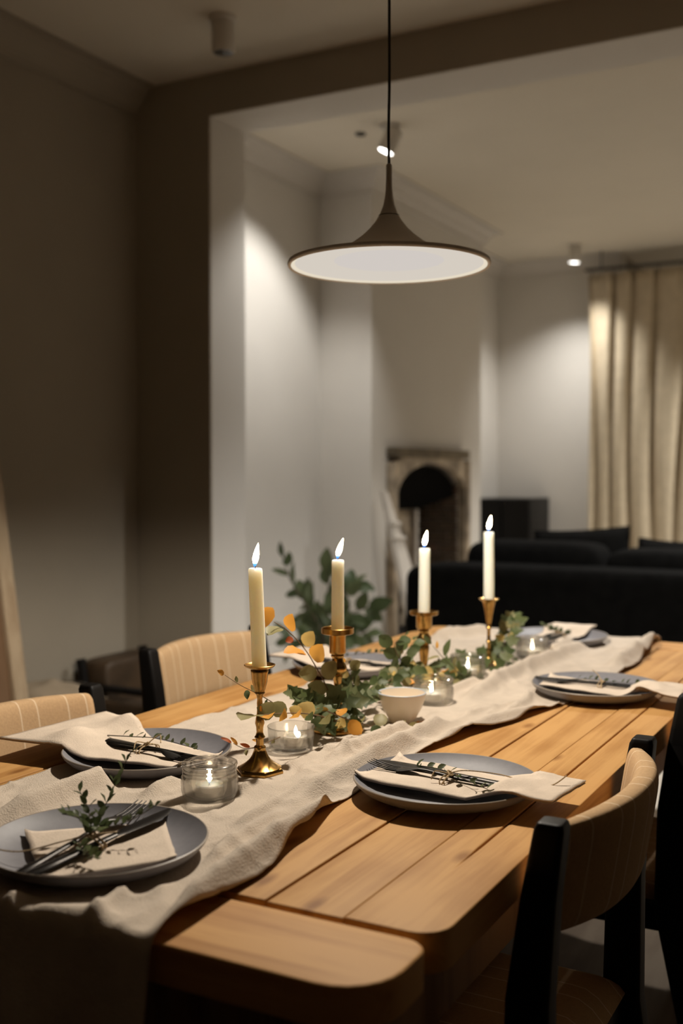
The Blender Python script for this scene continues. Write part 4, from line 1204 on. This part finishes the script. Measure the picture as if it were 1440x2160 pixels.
# ------------------------------------------------------------------ dining chairs
def make_chair():
    """faces +X locally reversed: the sitter looks towards -X, back posts at local x = 0; y is the width"""
    t = empty('dining_chair', (0, 0, 0))
    hw = .222
    for s in (-1, 1):
        mb = MB()
        # raked back post: (z, x centre, half depth in x, half width in y)
        secs = [(0, .055, .016, .015), (.25, .008, .022, .018), (.42, -.022, .028, .020), (.60, -.020, .026, .019), (.72, -.008, .021, .0185), (.802, .004, .0175, .018), (.810, .005, .0145, .015)]
        vs = []; fs = []
        for z, xc_, hx_, hy_ in secs:
            for (a, b) in [(-1, -1), (-.72, -1.0), (.72, -1.0), (1, -1), (1, 1), (.72, 1.0), (-.72, 1.0), (-1, 1)]:
                k = .82 if abs(a) == 1 else 1.0
                vs.append((xc_ + a * hx_, s * hw + b * hy_ * k, z))
        n = 8
        for i in range(len(secs) - 1):
            for k in range(n):
                k2 = (k + 1) % n
                fs.append((i * n + k, i * n + k2, (i + 1) * n + k2, (i + 1) * n + k))
        fs.append(tuple(reversed(range(n)))); fs.append(tuple(range((len(secs) - 1) * n, len(secs) * n)))
        mb.add(vs, fs).build('back_post', M['black'], t, bevel=.003)
        MB().tube([(-.43, s * .215, .42), (-.435, s * .218, .2), (-.44, s * .22, 0)], [.019, .016, .012], 12).build('front_leg', M['black'], t)
        MB().box(-.42, -.03, s * .215 - .011, s * .215 + .011, .375, .425).build('side_rail', M['black'], t, bevel=.003)
    MB().box(-.44, -.418, -.2, .2, .375, .425).build('front_rail', M['black'], t, bevel=.003)
    MB().box(-.04, -.018, -.2, .2, .375, .425).build('rear_rail', M['black'], t, bevel=.003)
    # upholstered seat
    nu, nv = 24, 20; top = []
    seat = MB()
    def sq(u, v):
        x = -.445 + .43 * u; y = (-.225 + .45 * v) * (1.0 - .06 * u)
        return x, y
    def pad(u, v):
        x, y = sq(u, v); e = min(u, 1 - u, v, 1 - v) / .12
        return Vector((x, y, .428 + .032 * (1 - max(0, 1 - e) ** 2.2)))
    gp_ = [pad(i / (nu - 1), j / (nv - 1)) for i in range(nu) for j in range(nv)]
    bt = [Vector((p.x, p.y, .426)) for p in gp_]
    n = len(gp_); fs = []
    for i in range(nu - 1):
        for j in range(nv - 1):
            a, b, c, d = i * nv + j, (i + 1) * nv + j, (i + 1) * nv + j + 1, i * nv + j + 1
            fs += [(a, b, c, d), (d + n, c + n, b + n, a + n)]
    rim = [i * nv for i in range(nu)] + [(nu - 1) * nv + j for j in range(1, nv)] + [i * nv + nv - 1 for i in range(nu - 2, -1, -1)] + [j for j in range(nv - 2, 0, -1)]
    for a, b in zip(rim, rim[1:] + rim[:1]): fs.append((a, a + n, b + n, b))
    seat.add(gp_ + bt, fs).build('seat', M['fabric'], t, angle=False)
    # curved upholstered backrest wrapped between the posts
    nu = 34; prof = []
    for k in range(28):
        a = 2 * PI * k / 28
        ca, sa = math.cos(a), math.sin(a)
        prof.append((math.copysign(abs(ca) ** .55, ca), math.copysign(abs(sa) ** .38, sa)))
    vs = []
    for i in range(nu):
        u = -1 + 2 * i / (nu - 1)
        bow = .050 * (1 - abs(u) ** 2.1)
        hh = .066 + .006 * (1 - u * u)
        th = .013 + .006 * (1 - abs(u) ** 4)
        for px_, pz_ in prof:
            z = .731 + pz_ * hh
            vs.append((-.014 + bow + px_ * th + (z - .72) * .16, u * (hw - .016), z))
    mb = MB(); m = len(prof); fs = []
    for i in range(nu - 1):
        for k in range(m):
            k2 = (k + 1) % m
            fs.append((i * m + k, i * m + k2, (i + 1) * m + k2, (i + 1) * m + k))
    fs.append(tuple(reversed(range(m)))); fs.append(tuple(range((nu - 1) * m, nu * m)))
    mb.add(vs, fs).build('backrest', M['fabric'], t, angle=False)
    return t


chair0 = make_chair()
CH = [(-.372, 1.405, 0, 'beige striped dining chair at the near right, its curved back to the camera'),
      (-.374, 2.205, 0, 'dark dining chair at the far right, half cut by the frame'),
      (-1.362, 1.330, PI, 'beige striped dining chair at the near left, cut by the frame'),
      (-1.525, 2.150, PI, 'beige striped dining chair at the far left with a black post in view')]
for i, (x, y, rz, lab) in enumerate(CH):
    c = chair0 if i == 0 else copy_tree(chair0)
    c.location = (x, y, 0); c.rotation_euler = (0, 0, rz)
    tag(c, lab, 'chair', 'dining chairs round the table')

# ------------------------------------------------------------------ living room: fireplace
fp = empty('fireplace', (XBR, FC, 0), 0, 'arched mottled stone fireplace in the chimney breast', 'fireplace')
# frame with an arched hole, in the plane x = const
def arch(y0, y1, zs, zt, n=20):
    c = (y0 + y1) / 2; r = (y1 - y0) / 2
    return [(c + r * math.cos(PI - PI * k / n), zs + (zt - zs) * math.sin(PI * k / n)) for k in range(n + 1)]
inner = [(AY0, 0)] + arch(AY0, AY1, AZS, AZT) + [(AY1, 0)]
mbf = MB(); vs = []; fs = []
outer_pts = []
for (y, z) in inner:
    if z <= AZS and y < FC: o_ = (FY0, z)
    elif z <= AZS and y > FC: o_ = (FY1, z)
    else:
        f = (y - AY0) / (AY1 - AY0)
        ang = math.atan2((z - AZS) / (AZT - AZS), (y - FC) / ((AY1 - AY0) / 2))
        ca, sa = math.cos(ang), math.sin(ang)
        kx = ((FY1 - FY0) / 2) / max(1e-6, abs(ca)); kz = (FZ - .05 - AZS) / max(1e-6, abs(sa))
        k = min(kx, kz); o_ = (FC - .015 + ca * k, AZS + sa * k)
        o_ = (min(max(o_[0], FY0), FY1), o_[1])
    outer_pts.append(o_)
n = len(inner)
for dx in (0.0, .05):
    vs += [(dx - .001, y - FC, z) for y, z in inner] + [(dx - .001, y - FC, z) for y, z in outer_pts]
for i in range(n - 1):
    fs.append((i + 2 * n, i + 1 + 2 * n, n + i + 1 + 2 * n, n + i + 2 * n))
    fs.append((i, n + i, n + i + 1, i + 1))
    fs.append((i, i + 1, i + 1 + 2 * n, i + 2 * n))
    fs.append((n + i, n + i + 2 * n, n + i + 1 + 2 * n, n + i + 1))
mbf.add(vs, fs).build('surround', M['stone'], fp, smooth=False)
MB().box(0, .058, FY0 - FC - .004, FY1 - FC + .006, FZ - .055, FZ).build('top_moulding', M['stone_dark'], fp, bevel=.008)
MB().box(0, .062, FY1 - FC - .03, FY1 - FC + .012, 0, FZ - .062).build('side_strip', M['stone'], fp, bevel=.006)
MB().box(-.30, -.29, AY0 - FC - .02, AY1 - FC + .02, 0, AZT + .02).build('fire_back', M['matt_black'], fp, smooth=False)
for s, yy in ((-1, AY0 - FC), (1, AY1 - FC)):
    for r_i in range(15):
        for xa_, xb_ in (((-.13, -.004), (-.275, -.14)) if r_i % 2 else ((-.065, -.004), (-.205, -.075), (-.28, -.215))):
            z0 = .01 + r_i * .075
            MB().box(xa_, xb_, yy - .0 - (.03 if s < 0 else -.0), yy + (.012 if s < 0 else .03) - (.0 if s < 0 else .042), z0, z0 + .066).build('brick', M['brick'], fp, smooth=False)
# iron hood and grate inside
hood = MB()
hv = [(-.02, y - FC, z) for y, z in arch(AY0 + .02, AY1 - .02, AZS - .02, AZT - .01)] ; m = len(hv)
hv2 = [(-.16, (y - FC) * .55, .99 + (z - AZS) * .3) for y, z in arch(AY0 + .02, AY1 - .02, AZS - .02, AZT - .01)]
hood.add(hv + hv2, [(i, i + 1, m + i + 1, m + i) for i in range(m - 1)] + [tuple(range(m, 2 * m))])
hood.build('hood', M['matt_black'], fp)
MB().box(-.25, -.22, .02, .34, .25, 1.0).build('lit_fire_plate', M['stone'], fp, bevel=.01)  # pale colour stands in for light caught by the fireback
MB().tube([(-.19, .25, .28), (-.19, .25, 1.0)], .018, 10).build('flue_pipe', M['marble'], fp)
for k in range(7):
    MB().tube([(-.06, -.27 + k * .09, .22), (-.055, -.27 + k * .09, .50)], .009, 8).build('grate_bar', M['iron'], fp)
MB().box(-.07, -.05, -.31, .31, .50, .525).build('grate_rail', M['iron'], fp, bevel=.004)
MB().box(-.26, -.05, -.31, .31, .20, .225).build('grate_floor', M['iron'], fp, bevel=.004)
MB().box(-.25, .35, FY0 - FC, FY1 - FC, 0, .025).build('hearth', M['stone'], fp, bevel=.004)

# pale tapering stone piece leaning at the left of the fireplace
lb = empty('leaning_slab', (XBR + .10, 5.55, .03), 0, 'pale tapering marble slab leaning at the left of the fireplace', 'slab')
sl = MB()
yo = lambda px, py: P(px, py, X=XBR + .12)
TLp, TRp = yo(820, 1035), yo(829, 1040); BLp, BRp = yo(832, 1330), yo(872, 1330)
base = Vector((XBR + .10, 5.55, .03))
def ext(a, b, z):
    t_ = (z - a.z) / (b.z - a.z); return a + (b - a) * t_
bl, brp = ext(TLp, BLp, .03), ext(TRp, BRp, .03)
q4 = [bl + Vector((.14, 0, 0)), brp + Vector((.14, 0, 0)), TRp, TLp]
q4[2].x = q4[3].x = XBR + .062
vs = [tuple(p - base) for p in q4] + [tuple(p + Vector((.03, 0, .005)) - base) for p in q4]
sl.add(vs, [(3, 2, 1, 0), (4, 5, 6, 7), (0, 1, 5, 4), (1, 2, 6, 5), (2, 3, 7, 6), (3, 0, 4, 7)]).build('slab', M['marble'], lb, bevel=.004)
mid = (q4[2] + q4[3]) / 2
for zz in (.86, .94):
    tz = (zz - q4[3].z) / (q4[0].z - q4[3].z)
    a = q4[3] + (q4[0] - q4[3]) * tz; b = q4[2] + (q4[1] - q4[2]) * tz
    MB().tube([a - base + Vector((.034, -.004, 0)), b - base + Vector((.034, .004, 0))], .014, 10).build('carved_band', M['marble'], lb)

# ------------------------------------------------------------------ sofa with its back to the table
SY = 4.48
sf = empty('sofa', (-0.75, SY, 0), 0, 'long black sofa standing with its back to the table', 'sofa')
SXL, SXR = -2.10 + .75, 1.0 + .75 - .75
def cushion(x0, x1, y0, y1, z0, z1, puff=.04, n=10, e=.45):
    """soft superellipsoid block"""
    mb = MB(); vs = []; cx, cy, cz = (x0 + x1) / 2, (y0 + y1) / 2, (z0 + z1) / 2
    hx, hy, hz = (x1 - x0) / 2, (y1 - y0) / 2, (z1 - z0) / 2
    nu, nv = 32, 17
    f = lambda w, p: math.copysign(abs(w) ** p, w)
    for i in range(nu):
        a = 2 * PI * i / nu
        for j in range(nv):
            b = -PI / 2 + PI * j / (nv - 1)
            vs.append((cx + hx * f(math.cos(b), e) * f(math.cos(a), e), cy + hy * f(math.cos(b), e) * f(math.sin(a), e), cz + hz * f(math.sin(b), e)))
    mb.grid(vs, nu, nv, closed_u=True); return mb
MB().box(SXL, SXR, .02, .95, .12, .40).build('base', M['sofa'], sf, bevel=.03)
cushion(SXL, SXR, 0, .26, .10, .800, e=.14).build('backrest', M['sofa'], sf, angle=False)
cushion(SXL, SXL + .2, .05, .97, .10, .62, e=.25).build('arm', M['sofa'], sf, angle=False)
cushion(SXR - .2, SXR, .05, .97, .10, .62, e=.25).build('arm', M['sofa'], sf, angle=False)
for k in range(3):
    w_ = (SXR - SXL - .4) / 3; a = SXL + .2 + w_ * k
    cushion(a + .005, a + w_ - .005, .24, .97, .38, .55, e=.3).build('seat_cushion', M['sofa'], sf, angle=False)
    cushion(a + .005, a + w_ - .005, .22, .48, .50, .895 - .02 * (k % 2), e=.3).build('back_cushion', M['sofa'], sf, angle=False)
for k in range(2):
    for yy in (.08, .88):
        MB().lathe([(0, 0), (.02, 0), (.028, .125), (0, .125)], 12, ((SXL + .1, SXR - .1)[k], yy, 0)).build('foot', M['darkwood'], sf)


def pillow(x, y, z, w, h, d, rx, ry, rz, label):
    t = empty('throw_cushion', (x, y, z), 0, label, 'cushion', 'black throw cushions on the sofa')
    t.rotation_euler = (rx, ry, rz)
    nu, nv = 24, 24; vs = []
    for i in range(nu):
        for j in range(nv):
            u = -1 + 2 * i / (nu - 1); v = -1 + 2 * j / (nv - 1)
            th = d / 2 * ((1 - u ** 4) * (1 - v ** 4)) ** .5
            pin = 1 - .06 * (1 - abs(u)) * 0 - .05 * (1 - u * u) * abs(v) ** 3 - .05 * (1 - v * v) * abs(u) ** 3
            vs.append((u * w / 2 * pin, th, v * h / 2 * pin))
    back = [(a, -b - .0005, c) for a, b, c in vs]
    mb = MB(); mb.grid(vs, nu, nv); mb.grid(back, nu, nv)
    mb.build('cover', M['sofa'], t, angle=False)
    seam = []
    for k in range(49):
        a = k / 48 * 4; sdd = int(a) % 4; f_ = a - int(a)
        u, v = [(-1 + 2 * f_, -1), (1, -1 + 2 * f_), (1 - 2 * f_, 1), (-1, 1 - 2 * f_)][sdd]
        pin = 1 - .05 * (1 - u * u) * abs(v) ** 3 - .05 * (1 - v * v) * abs(u) ** 3
        seam.append((u * w / 2 * pin, 0, v * h / 2 * pin))
    MB().tube(seam, .004, 6, cap=False).build('piping', M['sofa'], t)
    return t


pillow(-1.44, SY + .575, .745, .46, .40, .15, -.22, -.075, 0, 'black throw cushion with a raised corner in front of the curtain')
pillow(-1.04, SY + .575, .722, .30, .36, .14, -.22, .05, 0, 'smaller black throw cushion at the right edge of the sofa')

# dark cabinet in the far alcove
cbn = empty('alcove_cabinet', (-2.76, 7.78, 0), 0, 'gloss black cabinet in the far alcove behind the sofa', 'cabinet')
MB().box(-.205, .205, -.16, .30, .06, 1.02).build('body', M['gloss_black'], cbn, bevel=.004)
MB().box(-.19, .19, -.12, .28, 0, .06).build('plinth', M['darkwood'], cbn, smooth=False)
for s in (-1, 1):
    d_ = MB().box(min(.004 * s, .200 * s), max(.004 * s, .200 * s), -.178, -.160, .075, 1.005).build('door', M['gloss_black'], cbn, bevel=.002)
    MB().tube([(s * .02, -.186, .5), (s * .02, -.186, .62)], .005, 8).build('handle', M['iron'], d_)

# curtains in front of the bay
def curtain(name, x0, x1, y, label, folds, seed):
    t = empty(name, (x0, y, 0), 0, label, 'curtain', 'floor length cream curtains')
    nu, nv = 200, 34; vs = []
    for i in range(nu):
        u = i / (nu - 1)
        for j in range(nv):
            v = j / (nv - 1)
            z = .02 + (2.650 - .02) * v
            amp = .040 * (1 - .35 * v ** 6)
            ph = u * folds * 2 * PI + 1.4 * noise.noise(Vector((u * 5, v * 1.2, seed))) * 2
            yy = amp * math.sin(ph) + .018 * noise.noise(Vector((u * 22, v * 2.0, seed + 3)))
            pinch = .012 * math.sin(u * folds * 4 * PI) * max(0, (v - .93) / .07)
            xx = (x1 - x0) * u + .022 * math.cos(ph * 1.0 + .7) + .012 * math.sin(v * 3 + u * 6)
            vs.append((xx, yy + pinch, z))
    mb = MB().grid(vs, nu, nv)
    o = mb.build('drape', M['curtain'], t, angle=False)
    s = o.modifiers.new('thickness', 'SOLIDIFY'); s.thickness = .004
    MB().tube([(-.02, 0, 2.690), (x1 - x0 + .02, 0, 2.690)], .012, 8).build('track', M['spotoff'], t)
    for k in range(int((x1 - x0) / .16) + 1):
        MB().tube([(.03 + k * .16, 0, 2.690), (.03 + k * .16, 0, 2.645)], .004, 6).build('hook', M['spotoff'], t)
    for bx in (.1, x1 - x0 - .1):
        MB().tube([(bx, 0, 2.690), (bx, 0, ZC)], .006, 6).build('bracket', M['spotoff'], t)
    return t


curtain('curtain', -2.225, -1.20, 7.92, 'cream curtain nearest the far left wall, hanging to the floor', 6.5, 2.0)

# ------------------------------------------------------------------ potted plant behind the table
PX, PY = -2.52, 4.42
pp = empty('potted_plant', (PX, PY, 0), 0, 'leafy green potted plant on the floor by the white wall', 'plant')
MB().lathe([(0, 0), (.10, 0), (.105, .01), (.135, .24), (.142, .245), (.142, .27), (.128, .27), (.125, .23), (0, .23)], 32).build('pot', M['pot'], pp)
MB().lathe([(.126, .235), (.06, .242), (0, .245)], 24).build('soil', M['soil'], pp)
rnd = random.Random(77)
pb = Vector((PX, PY, 0))
STEMS = [[(690, 1385), (672, 1320), (640, 1268), (612, 1222), (596, 1172)], [(690, 1385), (668, 1330), (650, 1290), (640, 1262)], [(694, 1385), (690, 1310), (692, 1250), (690, 1205)],
         [(700, 1385), (712, 1330), (740, 1295), (780, 1280)], [(700, 1385), (715, 1345), (745, 1335), (775, 1335)], [(690, 1390), (660, 1365), (635, 1350), (608, 1352)],
         [(694, 1385), (705, 1300), (728, 1250), (745, 1232)], [(690, 1388), (660, 1345), (640, 1335), (612, 1372)], [(696, 1386), (720, 1350), (730, 1318)]]
root = Vector((PX, PY, .24))
for si, sp_ in enumerate(STEMS):
    dpt = PY + rnd.uniform(-.10, .12)
    pl_ = [P(q[0], q[1], Y=PY + (dpt - PY) * k / len(sp_)) for k, q in enumerate(sp_)]
    line = spline([root + Vector((rnd.uniform(-.03, .03), rnd.uniform(-.03, .03), 0))] + pl_, 6)
    MB().tube([p - pb for p in line], [.006 * (1 - .6 * k / len(line)) for k in range(len(line))], 6).build('stem', M['dstem'], pp)
    nl = 9
    for i in range(nl):
        f = .34 + .66 * i / (nl - 1); k = min(len(line) - 2, int(f * (len(line) - 1)))
        tan = (line[k + 1] - line[max(0, k - 1)]).normalized()
        sd_ = tan.cross(Vector((-.3, -.9, .1))).normalized(); s = 1 if i % 2 else -1
        d = tan * rnd.uniform(.3, .9) + sd_ * s * rnd.uniform(.5, 1.0) + Vector((0, rnd.uniform(-.5, .5), rnd.uniform(-.35, .3)))
        if i == nl - 1: d = tan
        put_leaf(pp, pb, line[k], d, Vector((rnd.uniform(-.3, .6), -.7, rnd.uniform(0, .9))), rnd.uniform(.085, .130), 'oval' if rnd.random() < .6 else 'lance', 'plantleaf')

# ------------------------------------------------------------------ left side of the dining room
lf = empty('leaning_picture', (-2.612, 2.10, 0), 0, 'large oak framed brown picture leaning on the left wall', 'picture')
# right stile runs from the floor out at x = -2.50 up to the wall
top_z, bot_x, top_x = 2.30, 0.0, -.352
def stile(y0, y1, d0, d1, z0, z1):
    mb = MB(); vs = []
    for z in (z0, z1):
        for (dd, yy) in ((d0, y0), (d1, y0), (d1, y1), (d0, y1)):
            vs.append((bot_x + (top_x - bot_x) * z / top_z + dd, yy, z))
    return mb.add(vs, [(0, 3, 2, 1), (4, 5, 6, 7), (0, 1, 5, 4), (1, 2, 6, 5), (2, 3, 7, 6), (3, 0, 4, 7)])
YR = 2.70 - 2.10
stile(YR - .060, YR, 0, .035, 0, top_z).build('stile', M['frame_oak'], lf, bevel=.003)
stile(YR - 1.20, YR - 1.14, 0, .035, 0, top_z).build('stile', M['frame_oak'], lf, bevel=.003)
stile(YR - 1.14, YR - .06, 0, .035, 0, .06).build('rail', M['frame_oak'], lf, bevel=.003)
stile(YR - 1.14, YR - .06, 0, .035, top_z - .06, top_z).build('rail', M['frame_oak'], lf, bevel=.003)
stile(YR - 1.15, YR - .05, .008, .018, .03, top_z - .03).build('picture', M['canvas'], lf, smooth=False)

ac = empty('leather_armchair', (-2.70, 3.45, 0), 0, 'small brown leather armchair with a black frame in the dark corner', 'armchair')
for s in (-1, 1):
    MB().tube([(-.18, s * .19, 0), (-.19, s * .19, .32), (-.22, s * .19, .475)], .020, 8).build('rear_post', M['black'], ac)
    MB().tube([(.24, s * .19, 0), (.235, s * .19, .36)], .018, 8).build('front_leg', M['black'], ac)
    MB().box(-.21, .26, s * .19 - .022, s * .19 + .022, .36, .382).build('armrest', M['black'], ac, bevel=.008)
cushion(-.17, .25, -.165, .165, .20, .32, e=.3).build('seat_cushion', M['leather'], ac, angle=False)
cushion(-.24, -.10, -.17, .17, .28, .470, e=.25).build('back_cushion', M['leather'], ac, angle=False)
MB().box(-.19, .25, -.18, .18, .165, .205).build('seat_frame', M['black'], ac, bevel=.006)

bk = empty('wicker_basket', (-2.79, 2.92, 0), 0, 'dark wicker basket with a pale cloth on the floor by the left wall', 'basket')
prof = [(0, 0), (.13, 0), (.14, .02), (.155, .20), (.17, .40), (.178, .41), (.178, .425), (.165, .425), (.155, .40), (.13, .03), (0, .03)]
MB().lathe(prof, 36).build('body', M['basket'], bk)
for k in range(9):
    rr_ = .142 + .0275 * (k / 8) + .002
    MB().lathe([(rr_, .03 + k * .045), (rr_ + .006, .045 + k * .045), (rr_, .06 + k * .045)], 36).build('weave_band', M['basket'], bk)
nu, nv = 20, 20
def clf(u, v):
    x = -.16 + .32 * u; y = -.16 + .32 * v; r = math.hypot(x, y)
    return Vector((x, y, .40 + .05 * max(0, 1 - (r / .17) ** 2) + .02 * noise.noise(Vector((x * 14, y * 14, 3))) + (-.0 if r < .15 else -.02)))
sheet(clf, nu, nv, .004).build('cloth', M['palecloth'], bk, angle=False)

wh = empty('wall_hook', (XL, 2.46, 2.02), 0, 'small wooden peg on the left wall at the frame edge', 'hook')
MB().lathe([(0, 0), (.030, 0), (.032, .008), (.018, .012), (.014, .05), (.024, .062), (.024, .078), (.016, .085), (0, .085)], 24).build('peg', M['frame_oak'], wh, rot=(0, PI / 2, 0))
MB().lathe([(0, 0), (.036, 0), (.036, .004), (0, .004)], 24).build('back_plate', M['black'], wh, rot=(0, PI / 2, 0))
